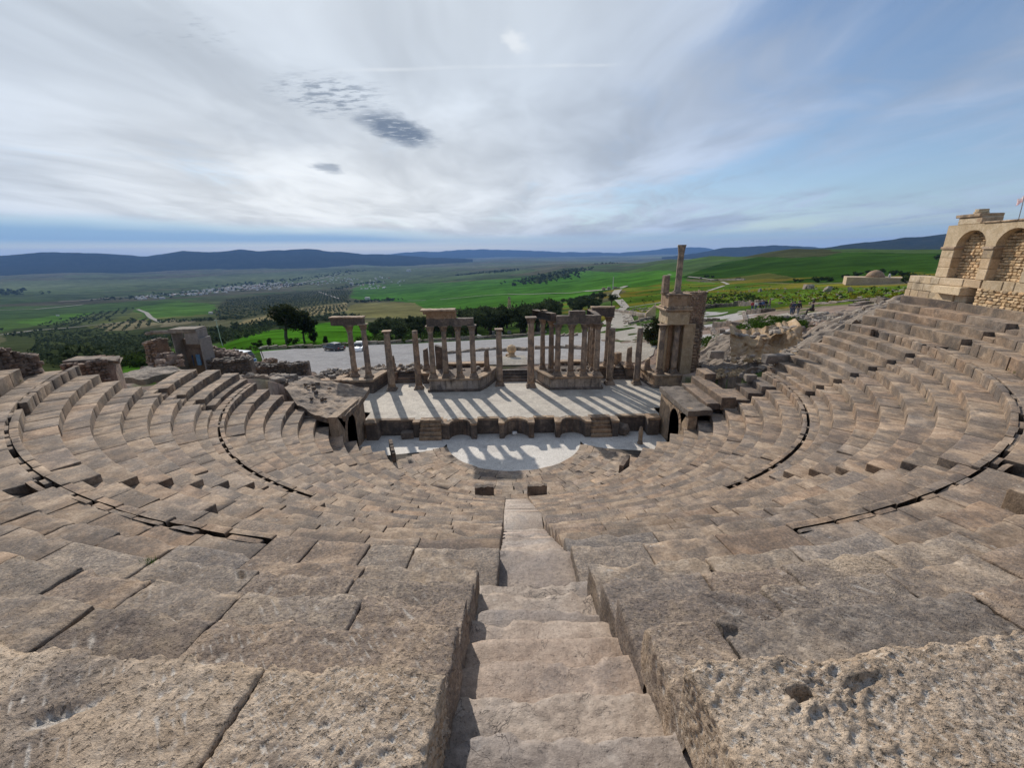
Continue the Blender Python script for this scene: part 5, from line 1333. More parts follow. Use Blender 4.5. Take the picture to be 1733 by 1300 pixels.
rubble_wall('low dark rubble wall in front of the collapsed wall', atY(362, 640, 33.4), atY(432, 640, 33.8), 2.6, atY(400, 608, 33.5)[2], .8, DARKW, (.2, .4), jag=.12)
rubble_wall('low stone wall along the near edge of the car park', atY(430, 640, 40), atY(527, 640, 41), 1.2, atY(470, 616, 40.5)[2], .8, DARKW, (.2, .4), jag=.15)
a, b = atY(440, 640, 44), atY(470, 640, 46); rubble_wall('small pale rubble bank beside the white bus', a, b, gz(*a[:2])-.3, atY(465, 607, 46)[2], 1.0, RED, (.2, .4), jag=.3)
# heap between the left seats and the stage
HEAP = [(-18.6, 28.2), (-15.4, 30.6), (-14.6, 33.4), (-15.2, 35.6), (-17.8, 35.8), (-20.5, 34), (-21, 30)]
def heapz(x, y): return gz(x, y)+.9*math.exp(-((x+17.3)/1.7)**2-((y-32.2)/1.6)**2)
patch('rock_ledge', HEAP, lambda x, y: ground(x, y)+.1+.9*np.exp(-((x+17.3)/1.7)**2-((y-32.2)/1.6)**2), GREY, 'uneven rock ledge between the left seats and the stage', 'rock', .22, .13, 1.5)
loose(44, HEAP, GREY, (.35, .9), 'grey stone in the heap between the left seats and the stage', 'stones heaped left of the stage', world=True, zf=heapz, more=220)
loose(10, [(-11.4, 26.2), (-12.4, 26.0), (-15.4, 28.6), (-15.4, 31), (-12.2, 30.6)], SEAT, (.2, .45), 'loose stone on the broken roof over the left side entrance', 'stones on the left entrance roof', world=True, zf=lambda x, y: 3.25+max(0, -x-12)*.26, sink=-.05)
loose(20, [(-17.4, 36.6), (-15.5, 36.6), (-14.9, 39.4), (-17.6, 39.4)], GREY, (.25, .6), 'loose stone on the low flat wall left of the stage', 'stones on the low wall left of the stage', world=True, zf=lambda x, y: 2.47, sink=.05, more=50)
loose(22, [(-14.4, 38.4), (-11.0, 39.6), (-8.6, 39.4), (-8.8, 41.6), (-14, 41.6)], GREY, (.25, .65), 'loose stone behind the left stage columns', 'stones scattered behind the left columns', world=True, zf=lambda x, y: 2.1+.25*rng.random(), sink=.05, more=60)
loose(10, [(-6.6, 37.2), (-2.6, 37.2), (-2.0, 39.5), (-6.6, 39.6)], GREY, (.2, .45), 'small stone on the podium of the middle colonnade', 'stones on the middle podium', world=True, zf=lambda x, y: PZ-.03, sink=.05)
loose(10, [(3.2, 39.8), (4.2, 37.2), (7.2, 37.2), (7.3, 40)], GREY, (.2, .45), 'small stone on the podium of the right colonnade', 'stones on the right podium', world=True, zf=lambda x, y: PZ-.03, sink=.05)
for x, y, s, l in ((-14.9, 41.2, (1.6, .5, .5), 'long squared block lying left behind the two left columns'), (12.3, 39.9, (1.3, .9, 1.3), 'upright slab with a sloping top left of the tower'), (10.6, 41.2, (.9, .5, 1.2), 'square block beside the right stage door'), (-.2, 47, (.5, .5, .5), 'small dark cube behind the middle colonnade')):
    t = tag(MB().bbox((0, 0, s[2]/2), s, rng.uniform(-.4, .4), .05, .05).build('squared_block', OLD, None, loc=(x, y, gz(x, y)-.05)), l, 'stone block')
# right: rock slope behind the seats
RSL = [(15.3, 28.6), (20, 28.1), (27.5, 28.2), (30, 33), (27, 40), (21, 42.5), (17.6, 40), (16.6, 34)]
def rsz(x, y): return gz(x, y)+.25*vnoise(np.array([[x*.5, y*.5, 2]]))[0]
patch('rock_ledge', RSL, lambda x, y: ground(x, y)+.12+.45*fbm2(x, y, 2.2, 4), GREY, 'pale layered rock slope behind the right seats', 'rock', .25, .22, 1.2)
loose(70, RSL, GREY, (.3, .75), 'rough grey stone on the rock slope behind the right seats', 'stones on the right rock slope', world=True, zf=rsz, more=1400)
loose(20, [(15.2, 28.8), (17.5, 29), (17.8, 33.5), (16.3, 35.2), (15.3, 33)], YELLR, (.2, .5), 'small tan stone in the rubble beside the tower foot', 'tan rubble beside the tower', world=True, zf=lambda x, y: gz(x, y)+.2, more=260)
# the yellow cliff
cl = []
cfx = np.linspace(0, 1, 60)
Vc = []; rows_ = 16
for f in cfx:
    px = 1238+120*f; top = 566+6*math.sin(f*5)-(10*max(0, f-.6)); bot = 606-2*f
    a = atr(px, bot, 35.6+1.2*f); b = atr(px, top, 37.2+1.4*f)
    for j in range(rows_+3):
        t_ = min(1, j/rows_); p = np.array(a)*(1-t_)+np.array(b)*t_
        if j > rows_: p = np.array(b)+np.array([.45, 1.1, -.25+.2*(j-rows_)])*(j-rows_)
        Vc.append(p)
Vc = np.array(Vc); dd = fbm(np.stack([Vc[:, 0]*.9, Vc[:, 1]*.9, Vc[:, 2]*.5], 1), 5); Vc[:, 1] += dd*.8; Vc[:, 0] += dd*.3; Vc[:, 2] += .25*fbm(Vc*1.3, 3)
k = rows_+3; Fc = np.array([(i*k+j, (i+1)*k+j, (i+1)*k+j+1, i*k+j+1) for i in range(59) for j in range(k-1)])
tag(link('rock_cliff', mesh_np('rock_cliff', Vc, Fc, CLIFF)), 'low crumbling yellow cliff behind the right seats', 'rock')
for k in range(24):
    px = 1236+126*rng.random(); f = (px-1238)/120; j = rng.random(); a = np.array(atr(px, 566+6*math.sin(f*5)-(10*max(0, f-.6)), 37.3+1.4*f))+np.array([0, j*1.6, -.1*j])
    s = rng.uniform(.3, .75); o = link('loose_stone', rockmesh(GREY, int(rng.integers(8))), None, tuple(a), rng.uniform(0, 6)); o.scale = (s, s*.8, s*.7); tag(o, 'grey stone along the crest of the crumbling yellow cliff', 'stone', 'stones on the yellow cliff crest')
for k in range(14):
    px = rng.choice([rng.uniform(1225, 1250), rng.uniform(1330, 1368), rng.uniform(1240, 1360)]); a = np.array(atr(px, rng.uniform(598, 612), 35.0))
    s = rng.uniform(.2, .55); o = link('loose_stone', rockmesh(CLIFF if rng.random() < .4 else GREY, int(rng.integers(8))), None, tuple(a), rng.uniform(0, 6)); o.scale = (s, s*.8, s*.8); tag(o, 'stone fallen at the foot of the crumbling yellow cliff', 'stone', 'stones at the foot of the yellow cliff')
for px, py, s, l in ((1211, 600, (1.05, .6, .5), 'open stone box at the left foot of the yellow cliff'), (1317, 607, (2.0, .6, .6), 'long grey block wall at the end of the right seats'), (1270, 640, (.7, .5, .45), 'squared block standing at the end of the lower right seats')):
    a = atr(px, py, 33.2 if px != 1270 else 31.5); tag(MB().bbox((0, 0, 0), s, rng.uniform(-.2, .1), .05, .04).build('squared_block', GREY, None, loc=a), l, 'stone block')

# ------------------------------------------------------------------ car park, tracks, far walls
drape('car_park', gpoly([(445, 612), (440, 596), (500, 591), (565, 588), (640, 584), (760, 579), (880, 572), (960, 566), (1010, 560), (1040, 566), (1050, 590), (1046, 612), (960, 622), (800, 622), (640, 628), (540, 640), (520, 622)], rmin=42), GRAVEL, .08)
drape('plaza', gpoly([(1000, 562), (1040, 530), (1066, 530), (1078, 552), (1115, 556), (1118, 585), (1105, 602), (1086, 614), (1046, 618), (1040, 590)], rmin=42), TRACK, .10)
ribbon('paved_path', [(.33, 41.2), (.3, 45), (.2, 52)], 2.9, TRACK, .14, world=True)
drape('ruin_paving', gpoly([(1185, 590), (1178, 540), (1195, 528), (1290, 524), (1300, 534), (1256, 560), (1215, 575)], rmin=42), GRAVEL, .1)
ribbon('footpath', [(1420, 570), (1385, 553), (1350, 541), (1315, 532), (1290, 527), (1250, 529)], 2.6, TRACK, .12)
ribbon('footpath', [(1350, 537), (1395, 528), (1440, 521), (1490, 517)], 2.2, TRACK, .12)
ribbon('footpath', [(1055, 522), (1110, 514), (1160, 506), (1200, 492), (1232, 481), (1215, 474), (1180, 470), (1130, 464)], (1.6, 1.8, 2.4, 3, 4), TRACK, .2)
ribbon('footpath', [(1040, 533), (1058, 520), (1040, 500), (1048, 488), (1060, 484)], (3.4, 3, 5, 8, 5), TRACK, .2)
ribbon('dirt_track', [(690, 509), (780, 504), (860, 498), (930, 497), (990, 493), (1030, 490)], (5, 5, 5, 5), TRACK, .6)
ribbon('dirt_track', [(233, 524), (248, 530), (255, 538), (272, 546)], (7, 8, 6), TRACK, 1.)
ribbon('dirt_track', [(540, 494), (556, 500), (575, 506)], 9, TRACK, 1.2)
ribbon('dirt_track', [(195, 622), (240, 605), (270, 592), (284, 578)], 2.6, TRACK, .3)
ribbon('dirt_track', [(0, 568), (60, 560), (150, 552), (215, 545)], 6, TRACK, .8)
ribbon('dirt_track', [(0, 526), (60, 524), (140, 516)], 9, TRACK, 1.5)
ribbon('valley_road', [(100, 512), (200, 504), (330, 497), (470, 487), (560, 468), (620, 462)], 16, TRACK, 3)
low_wall('long low kerb wall along the far edge of the car park', [(440, 593), (500, 590), (560, 587), (640, 583), (700, 580), (760, 577), (830, 573), (880, 570), (925, 564)], .75, .5, GREY, 60, block=1.6)
low_wall('low wall on the far side of the right plaza', [(1178, 526), (1210, 521), (1250, 518), (1292, 517)], 1.1, .6, DARKW, 60)
low_wall('first low dark wall across the paved ruin on the right', [(1180, 546), (1216, 545)], .6, .6, DARKW, 50)
low_wall('second low dark wall across the paved ruin on the right', [(1208, 556), (1240, 555), (1256, 553)], .9, .7, DARKW, 50)
low_wall('third low dark wall across the paved ruin nearest the tower', [(1176, 558), (1205, 561), (1222, 566)], .6, .6, DARKW, 50)
low_wall('pale kerb wall beside the green patch on the right', [(1258, 530), (1262, 545), (1260, 558)], .5, .5, GREY, 50)
low_wall('low wall above the green patch on the right', [(1264, 533), (1290, 531), (1312, 528)], .8, .6, DARKW, 50)
low_wall('ruined wall line left of the far cypress', [(1040, 528), (1065, 531), (1090, 536), (1098, 542)], .9, .8, GREY, 60)
low_wall('ruined wall line running to the dark bush', [(1064, 550), (1082, 545), (1098, 541)], .7, .7, GREY, 55)
low_wall('low steps of stone behind the middle colonnade', [(755, 600), (800, 596), (845, 592)], .5, .6, GREY, 48)
low_wall('low stone rows behind the middle stage door', [(850, 596), (875, 594), (900, 595)], .6, .6, GREY, 48)
low_wall('low stone rows behind the right colonnade', [(905, 592), (950, 590), (985, 592)], .6, .6, GREY, 48)
low_wall('low ruined walls on the meadow crest', [(1185, 478), (1215, 475), (1260, 474)], 1.4, 1.2, GREY, 150, block=2.5)
low_wall('broken wall stones along the meadow path on the right', [(1440, 523), (1475, 516), (1500, 514)], .7, .9, GREY, 55)
low_wall('broken wall stones above the footpath on the right', [(1375, 520), (1420, 516), (1470, 510)], .6, .9, GREY, 60)
loose(14, [(1420, 560), (1445, 528), (1490, 520), (1505, 524), (1470, 545)], GREY, (.4, .9), 'pale stone in the rubble above the right end of the seats', 'stones above the right seats', rmin=42, more=160)
loose(14, [(1330, 575), (1360, 545), (1420, 545), (1420, 565), (1385, 580)], RED, (.35, .8), 'reddish stone in the rubble beside the right footpath', 'stones beside the right footpath', rmin=42, more=160)
m = MB()
for k in range(420):
    q = (rng.uniform(1180, 1560), rng.uniform(486, 516)) if k < 260 else (rng.uniform(1055, 1110), rng.uniform(520, 552))
    x, y = gp(*q, 60); m.rock((x, y, gz(x, y)), rng.uniform(.2, .7))
tag(m.build('scattered_stones', GREY), kind='stuff')
a = gp(866, 608, 46); t = empty('round_stone', (a[0], a[1], gz(*a)), 'round pale stone monument on the path behind the middle door', 'stone')
MB().lathe([(.5, 0), (.5, .25), (.36, .3), (.36, .55)], n=12, wob=.04).build('base', YELL, t); MB().lathe([(.2, .551), (.46, .7), (.55, 1.0), (.42, 1.35), (.1, 1.5)], n=12, wob=.05).build('drum', YELL, t)
for px, py, l in ((835, 566, 'first white block under the olive trees'), (848, 569, 'second white block under the olive trees'), (862, 565, 'white slab leaning under the olive trees'), (884, 560, 'large white block at the right edge of the olive trees'), (811, 573, 'small white block on the kerb wall')):
    a = gp(px, py, 70); tag(MB().bbox((0, 0, .45), (rng.uniform(.8, 1.6), .6, .9), rng.uniform(0, 3), .06, .05).build('white_block', WHITE, None, loc=(a[0], a[1], gz(*a))), l, 'stone block')
for px, py in ((951, 570), (959, 570), (973, 569)):
    a = gp(px, py, 60); tag(MB().prism([(-.6, -.3), (.6, -.3), (.6, .3), (-.6, .3)], 0, .3, top=[.25, .8, .8, .25]).build('stone_bench', GREY, None, loc=(a[0], a[1], gz(*a))), 'low pale stone bench on the plaza behind the right colonnade', 'bench', 'stone benches on the plaza')
for px, py, l in ((1107, 574, 'upper stone bench beside the dark bush'), (1103, 581, 'lower stone bench beside the dark bush')):
    a = gp(px, py, 50); t = empty('stone_bench', (a[0], a[1], gz(*a)), l, 'bench'); MB().bbox((0, 0, .5), (1.7, .5, .16), 0, .03, .02).build('seat', GREY, t)
    for s in (-.6, .6): MB().bbox((s, 0, .2), (.25, .4, .42), 0, .02, .01).build('leg', GREY, t)

# ------------------------------------------------------------------ plants
def leaves(n, r, c, sz, fill=.55, squash=(1, 1, .8), lumps=7, seed=0):
    """leaf-sized faces spread through clumps: two crossed quads each"""
    g_ = np.random.default_rng(seed); lc = g_.normal(0, 1, (lumps, 3)); lc /= np.linalg.norm(lc, axis=1)[:, None]; lc *= g_.uniform(.25, .75, (lumps, 1))
    k = g_.integers(0, lumps, n); d = g_.normal(0, 1, (n, 3)); d /= np.linalg.norm(d, axis=1)[:, None]
    p = lc[k]+d*(g_.uniform(0, 1, (n, 1))**fill)*g_.uniform(.28, .5, (lumps, 1))[k]; p = p*np.array(squash)*r+np.array(c)
    a = g_.normal(0, 1, (n, 3)); a /= np.linalg.norm(a, axis=1)[:, None]; b = np.cross(a, g_.normal(0, 1, (n, 3))); b /= np.linalg.norm(b, axis=1)[:, None]+1e-9
    s = sz*g_.uniform(.6, 1.3, (n, 1)); V = np.stack([p-a*s-b*s*.5, p+a*s-b*s*.5, p+a*s+b*s*.5, p-a*s+b*s*.5], 1).reshape(-1, 3)
    return V, np.arange(4*n).reshape(n, 4)
_tm = {}
def tree_meshes(kind, v):
    k = (kind, v)
    if k in _tm: return _tm[k]
    g_ = np.random.default_rng(100+v*7+len(kind)); m = MB()
    if kind == 'olive':
        V, Fq = leaves(1300, 2.3, (0, 0, 2.9), .16, .6, (1.15, 1.15, .85), 11, 200+v); H = 1.9
        m.tube([(0, 0, -.2), (.1, .05, .6), (0, .1, 1.4), (.15, .1, 2.2)], [.28, .2, .16, .1], 7)
        for i in range(5): a = i*1.26+v; m.tube([(.02, .08, 1.1+.1*i), (.6*math.cos(a), .6*math.sin(a), 2.0), (1.4*math.cos(a), 1.4*math.sin(a), 2.8)], [.11, .07, .03], 5)
        mat = OLIVE
    elif kind == 'pine':
        V, Fq = leaves(4200, 3.1, (-.5, 0, 5.7), .19, .7, (1.12, 1.05, .98), 16, 300+v)
        m.tube([(0, 0, -.2), (.1, 0, 1.6), (-.1, .1, 3.4), (-.3, .1, 5.0), (-.4, 0, 7)], [.3, .24, .2, .15, .06], 8)
        for i in range(8): a = i*.8+v; z = 2.6+.45*i; m.tube([(-.15, .1, z), (.9*math.cos(a), .9*math.sin(a), z+.8), (1.9*math.cos(a), 1.9*math.sin(a), z+1.4)], [.10, .07, .03], 5)
        mat = PINE
    elif kind == 'cypress':
        V, Fq = leaves(2400, 1.7, (0, 0, 2.4), .13, .7, (.95, .95, 1.35), 12, 400+v); m.tube([(0, 0, -.2), (0, 0, 2.5)], [.2, .08], 6); mat = PINE
    else:
        V, Fq = leaves(420, .85, (0, 0, .55), .10, .6, (1.2, 1.2, .7), 7, 500+v)
        for i in range(4): a = i*1.6; m.tube([(0, 0, -.1), (.4*math.cos(a), .4*math.sin(a), .5)], [.04, .015], 4)
        mat = SHRUB
    _tm[k] = (m.mesh('trunk', BARK, True), mesh_np('crown', V, Fq, mat)); return _tm[k]
def plant(kind, x, y, s, label, cat, group=None, sx=1., mat=None):
    t = empty({'olive': 'olive_tree', 'pine': 'pine_tree', 'cypress': 'cypress_tree', 'shrub': 'shrub'}[kind], (x, y, gz(x, y)), label, cat, group, rng.uniform(0, 6.28)); t.scale = (s*sx, s*sx, s)
    a, b = tree_meshes(kind, int(rng.integers(5 if kind in ('olive', 'shrub') else 2)))
    link('trunk', a, t); link('crown', b, t); return t
x, y = gp(487, 582, 60); plant('pine', x, y, 1.16, 'tall dark pine with dense leaning crown beside the car park', 'tree', sx=1.3)
x, y = gp(516, 581, 60); plant('pine', x, y, .86, 'thinner pine with a bare forked trunk right of the tall dark pine', 'tree', sx=1.15)
x, y = gp(532, 580, 60); plant('cypress', x, y, .75, 'ragged small tree right of the two pines', 'tree')
x, y = gp(497, 583, 60); plant('shrub', x, y, 1.7, 'dark bush at the foot of the tall pine', 'bush')
x, y = gp(1105, 586, 50); plant('cypress', x, y, .98, 'very dark dense bushy tree left of the tower', 'tree', sx=1.05)
x, y = gp(1112, 592, 50); plant('shrub', x, y, 1.0, 'pale low bush under the dark tree beside the tower', 'bush')
x, y = gp(378, 585, 60); plant('cypress', x, y, .62, 'small round tree beside the utility pole', 'tree')
x, y = gp(418, 573, 60); plant('olive', x, y, .42, 'small brownish tree alone on the green lawn', 'tree')
x, y = gp(456, 588, 60); plant('cypress', x, y, .5, 'clipped dark block of bush beside the car park kerb', 'bush', sx=.85)
x, y = gp(437, 588, 60); plant('shrub', x, y, 1.4, 'dark spreading bush on the near edge of the lawn', 'bush')
x, y = gp(552, 585, 60); plant('cypress', x, y, .55, 'narrow dark bush behind the parked dark car', 'bush', sx=.8)
x, y = gp(612, 584, 60); plant('shrub', x, y, 1.9, 'dark bush behind the white parked car', 'bush')
x, y = gp(4, 560, 60); plant('olive', x, y, .95, 'single tree at the far left edge above the valley', 'tree')
x, y = gp(1103, 574, 50)
OG = 'olive trees behind the stage'
OP = [(640, 581), (628, 562), (650, 550), (700, 547), (760, 550), (830, 545), (900, 540), (935, 545), (925, 562), (880, 568), (760, 577)]
c = 0
while c < 100:
    q = (rng.uniform(628, 935), rng.uniform(540, 581))
    if not inpoly(np.array([q[0]]), np.array([q[1]]), OP)[0]: continue
    x, y = gp(*q, 60); plant('olive', x, y, rng.uniform(.85, 1.45)*(1.2 if q[0] > 780 else .85), 'dark olive tree in the belt of trees behind the stage', 'tree', OG); c += 1
OP2 = [(880, 548), (900, 528), (960, 512), (1000, 502), (1032, 508), (1036, 520), (1000, 532), (940, 540)]
c = 0
while c < 60:
    q = (rng.uniform(880, 1036), rng.uniform(502, 548))
    if not inpoly(np.array([q[0]]), np.array([q[1]]), OP2)[0]: continue
    x, y = gp(*q, 60); plant('olive', x, y, rng.uniform(.8, 1.25), 'dark tree on the slope behind the large right colonnade', 'tree', 'trees on the slope behind the right colonnade'); c += 1
for i, (px, py, s) in enumerate(((1196, 470, 3.2), (1206, 470, 2.6), (1249, 474, 2.4), (1346, 477, 2.2), (1355, 477, 2.0), (1384, 478, 4.2), (1400, 477, 3.2), (1430, 470, 3.0), (1450, 468, 3.4), (1470, 464, 3.0), (1490, 463, 3.4), (1512, 466, 3.6), (1528, 468, 3.4), (1586, 440, 5), (1535, 480, 3.8), (1560, 478, 3.6))):
    x, y = gp(px, py, 100); plant('shrub', x, y, s, 'dark bush on the far side of the green meadow', 'bush', 'bushes across the meadow', sx=1.1)
def mass(name, pts, mat, sz, n=26, leaf_=.2):
    Vs, Fs, k = [], [], 0
    for i, (x, y, s) in enumerate(pts):
        V, Fq = leaves(n, s, (x, y, gz(x, y)+s*.55), leaf_*s, .6, (1.15, 1.15, .75), 4, int(i*13+sz)); Vs.append(V); Fs.append(Fq+k); k += len(V)
    tag(link(name, mesh_np(name, np.concatenate(Vs), np.concatenate(Fs), mat)), kind='stuff')
def scatter(poly, n, s, rmin=60, prob=None):
    P = np.array(poly); lo, hi = P.min(0), P.max(0); out = []; 
    while len(out) < n:
        q = rng.uniform(lo, hi)
        if inpoly(np.array([q[0]]), np.array([q[1]]), poly)[0]: x, y = gp(q[0], q[1], rmin); out.append((x, y, rng.uniform(*s)))
    return out
mass('meadow_scrub', scatter([(1045, 525), (1062, 492), (1150, 482), (1240, 484), (1560, 488), (1540, 512), (1440, 518), (1330, 512), (1190, 520), (1100, 512)], 230, (.3, .9)), SHRUB, 1, 40, .16)
mass('meadow_scrub', scatter([(1175, 520), (1185, 500), (1240, 496), (1300, 508), (1280, 515)], 130, (.5, 1.2)), SHRUB, 2, 60, .13)
mass('flowers', scatter([(1180, 512), (1200, 488), (1300, 492), (1560, 490), (1545, 512), (1440, 515), (1330, 510)], 600, (.25, .6)), FLOWER, 3, 24, .2)
mass('grass_tufts', scatter([(1240, 558), (1265, 545), (1300, 538), (1345, 546), (1372, 556), (1340, 562), (1290, 562), (1250, 572)], 420, (.25, .6), 40), GRASS, 4, 40, .14)
mass('grass_tufts', scatter([(1180, 585), (1190, 575), (1215, 572), (1220, 582), (1200, 590)], 80, (.2, .45), 40), GRASS, 5, 40, .14)
mass('undergrowth', scatter([(620, 585), (625, 560), (700, 548), (800, 546), (800, 574), (700, 581)], 260, (.6, 1.5)), SHRUB, 6, 40, .15)
mass('undergrowth', scatter([(395, 592), (440, 589), (520, 586), (600, 583), (600, 588), (480, 592), (400, 599)], 120, (.3, .9)), SHRUB, 7, 40, .15)
mass('hillside_wood', scatter([(60, 610), (60, 575), (130, 560), (230, 566), (330, 555), (560, 552), (470, 560), (395, 578), (300, 585), (210, 612), (150, 625)], 900, (1.2, 3.2), 100), OLIVE, 8, 30, .2)
mass('hillside_wood', scatter([(190, 625), (205, 606), (285, 592), (296, 610), (250, 622)], 160, (.6, 1.6), 80), SHRUB, 9, 30, .2)
def grove(poly, sp, s, rmin=300):
    P = np.array(gpoly(poly, rmin=rmin)); lo, hi = P.min(0), P.max(0); out = []
    gx, gy = np.meshgrid(np.arange(lo[0], hi[0], sp), np.arange(lo[1], hi[1], sp*1.25)); gx = gx.ravel(); gy = gy.ravel(); m = inpoly(gx, gy, [tuple(p) for p in P])
    for x, y in zip(gx[m], gy[m]): out.append((x+rng.normal(0, .6), y+rng.normal(0, .6), rng.uniform(*s)))
    return out[:5200]
gr = grove([(395, 558), (480, 528), (585, 514), (588, 526), (500, 542)], 15, (2.4, 3.4))+grove([(150, 562), (175, 549), (250, 541), (268, 549), (215, 560)], 14, (2.0, 3.2))
gr += grove([(385, 508), (520, 494), (596, 492), (582, 511), (480, 524), (390, 545), (360, 530)], 21, (3, 5))+grove([(60, 552), (150, 530), (230, 522), (170, 545), (100, 556)], 18, (2.6, 4.2))+grove([(0, 570), (60, 560), (130, 556), (60, 575)], 13, (2, 3.4))
mass('olive_groves', gr, OLIVE, 10, 12, .34)
fr = []
for pl, n, s, w in (([(770, 467), (800, 464), (840, 460)], 60, (6, 11), 25), ([(835, 462), (870, 458)], 30, (10, 16), 30), ([(880, 478), (930, 468), (970, 458)], 90, (6, 12), 50), ([(900, 482), (950, 470), (985, 455)], 80, (5, 10), 40), ([(1010, 447), (1040, 446)], 20, (5, 9), 20), ([(590, 512), (640, 510), (670, 508)], 50, (4, 7), 10), ([(560, 491), (600, 482), (640, 478)], 60, (6, 10), 30),
                    ([(180, 508), (330, 495), (470, 484), (500, 482)], 320, (4, 8), 70), ([(380, 485), (470, 476), (560, 467), (600, 458)], 190, (6, 12), 70), ([(0, 492), (30, 500)], 50, (8, 16), 60), ([(120, 540), (300, 545), (400, 540)], 60, (3, 5), 10), ([(395, 560), (480, 550), (590, 535)], 120, (3, 5), 14), ([(1280, 424), (1340, 420), (1410, 424)], 80, (2, 4), 60), ([(1000, 440), (1100, 436), (1180, 432)], 40, (3, 6), 20)):
    p = np.array([gp(*q, 100) for q in pl])
    for k in range(n): t = rng.uniform(0, len(p)-1); fr.append((np.interp(t, range(len(p)), p[:, 0])+rng.normal(0, w), np.interp(t, range(len(p)), p[:, 1])+rng.normal(0, w), rng.uniform(*s)))
mass('far_tree_lines', fr, OLIVE, 11, 22, .28)

# ------------------------------------------------------------------ far buildings
HW = plain('white_render', (.50, .48, .455), .8, var=.1); HR = plain('brick_render', (.33, .20, .15), .8, var=.15); HG = plain('grey_render', (.40, .39, .38), .8)
mm = {0: MB(), 1: MB(), 2: MB()}
for poly, n in (([(225, 504), (330, 492), (470, 480), (500, 480), (480, 489), (330, 500), (240, 508)], 150), ([(330, 493), (420, 482), (470, 478), (480, 484), (400, 492)], 150), ([(440, 480), (540, 474), (590, 468), (610, 474), (560, 482), (500, 484)], 60), ([(590, 484), (640, 468), (690, 474), (680, 484), (620, 492)], 50), ([(540, 466), (600, 458), (560, 474)], 14)):
    for x, y, s in scatter(poly, n, (4, 11), 900):
        h = rng.uniform(3, 6); k = int(rng.choice(3, p=[.62, .16, .22])); a = rng.uniform(0, 3.14); mm[k].box((x, y, gz(x, y)+h/2-1), (s*1.3, s, h+2), a)
        if rng.random() < .4: mm[k].box((x+1, y, gz(x, y)+h+1.4), (s*.6, s*.5, 3), a)
for k, m_ in mm.items(): tag(m_.build('valley_town', (HW, HR, HG)[k]), kind='stuff')
def house(px, py, s, label, dome=False, rmin=200):
    x, y = gp(px, py, rmin); t = empty('white_house', (x, y, gz(x, y)), label, 'house', rz=rng.uniform(-.3, .3)); MB().box((0, 0, s*.22), (s, s*.6, s*.5)).build('wall', HW, t); MB().box((0, 0, s*.49), (s*1.03, s*.63, s*.04)).build('roof', HG, t)
    MB().box((s*.2, -s*.301, s*.15), (s*.12, .1, s*.25)).build('door', HG, t); MB().box((-s*.2, -s*.301, s*.25), (s*.12, .1, s*.12)).build('window', HG, t)
house(357, 531, 7, 'lone white house among the fields left of the pines'); house(595, 481, 22, 'long white shed at the edge of the valley town', rmin=900); house(640, 477, 12, 'white house at the right end of the valley town', rmin=900)
house(692, 460, 45, 'pale long shed far out on the plain', rmin=1500); house(622, 507, 14, 'pale farm building beside the tree row', rmin=400); house(275, 506, 16, 'white building at the left end of the valley town', rmin=900); house(98, 535, 5, 'small pale hut in the left fields', rmin=300)
# domed shrine
x, y = gp(1478, 481, 70); zz = gz(x, y); sh = empty('domed_shrine', (x, y, zz), 'low walled shrine with a small ochre dome beyond the meadow', 'building', rz=-.55); k = math.hypot(x, y)/720.
MB().box((0, 0, 4*k), (60*k, 30*k, 10*k)).build('wall', YELL, sh); MB().box((45*k, 4*k, 3.5*k), (34*k, 24*k, 9*k)).build('wall', DARKW, sh); MB().lathe([(10*k, 9*k), (9.5*k, 11*k), (8*k, 13.5*k), (5.5*k, 15.8*k), (2.5*k, 17.2*k), (.2*k, 17.6*k)], n=20).build('dome', ORANGE, sh, True)
MB().lathe([(1.2*k, 9*k), (1.3*k, 12*k), (.1*k, 13.5*k)], (14*k, 0, 0), 8).build('finial', HW, sh)
# mausoleum tower
x, y = gp(862, 522, 150); t = empty('mausoleum', (x, y, gz(x, y)), 'slender ancient tomb tower standing alone in the green field', 'tower'); k = math.hypot(x, y)/720.
m = MB(); m.box((0, 0, 1.*k), (8*k, 8*k, 2*k)); m.build('steps', OLD, t); MB().box((0, 0, 5*k), (6*k, 6*k, 6*k)).build('storey', OLD, t); MB().box((0, 0, 11.*k), (5*k, 5*k, 5.6*k)).build('storey', OLD, t); MB().box((0, 0, 15.6*k), (4*k, 4*k, 3.4*k)).build('storey', OLD, t); MB().lathe([(2.9*k, 17.4*k), (.1*k, 20*k)], n=4).build('pyramid', OLD, t)
# mast, poles, posts
x, y = gp(1037, 491, 150); k = math.hypot(x, y)/720.; t = empty('white_mast', (x, y, gz(x, y)), 'thin white mast at the bend of the far path', 'mast'); MB().tube([(0, 0, 0), (0, 0, 21*k)], [.9*k, .5*k], 8).build('pole', HW, t); MB().box((0, 0, .5*k), (4*k, 4*k, 1.2*k)).build('base', GREY, t)
for i, (dx, h) in enumerate(((-14, 4), (-6, 5), (4, 5), (9, 4), (14, 3))): tag(MB().bbox((0, 0, h*k/2), (5*k, 3*k, h*k), 0, .1*k, .1).build('ruin_block', GREY, None, loc=(x+dx*k, y+rng.uniform(-8, 8)*k, gz(x, y))), ['farthest left', 'left', 'middle', 'right', 'farthest right'][i]+' grey ruin block near the white mast', 'ruin')
x, y = gp(377, 586, 60); t = empty('utility_pole', (x, y, gz(x, y)), 'leaning concrete utility pole with crossarm beside the gate', 'pole'); k = math.hypot(x, y)/720.
MB().tube([(0, 0, 0), (-1*k, 0, 12*k), (-1.6*k, 0, 38*k)], [.12, .11, .08], 7).build('pole', HG, t); MB().box((-1.6*k, 0, 36.5*k), (5*k, .12, .14)).build('crossarm', HG, t); MB().box((-1.3*k, -.15, 28*k), (.3, .3, 2.5*k)).build('box', HG, t)
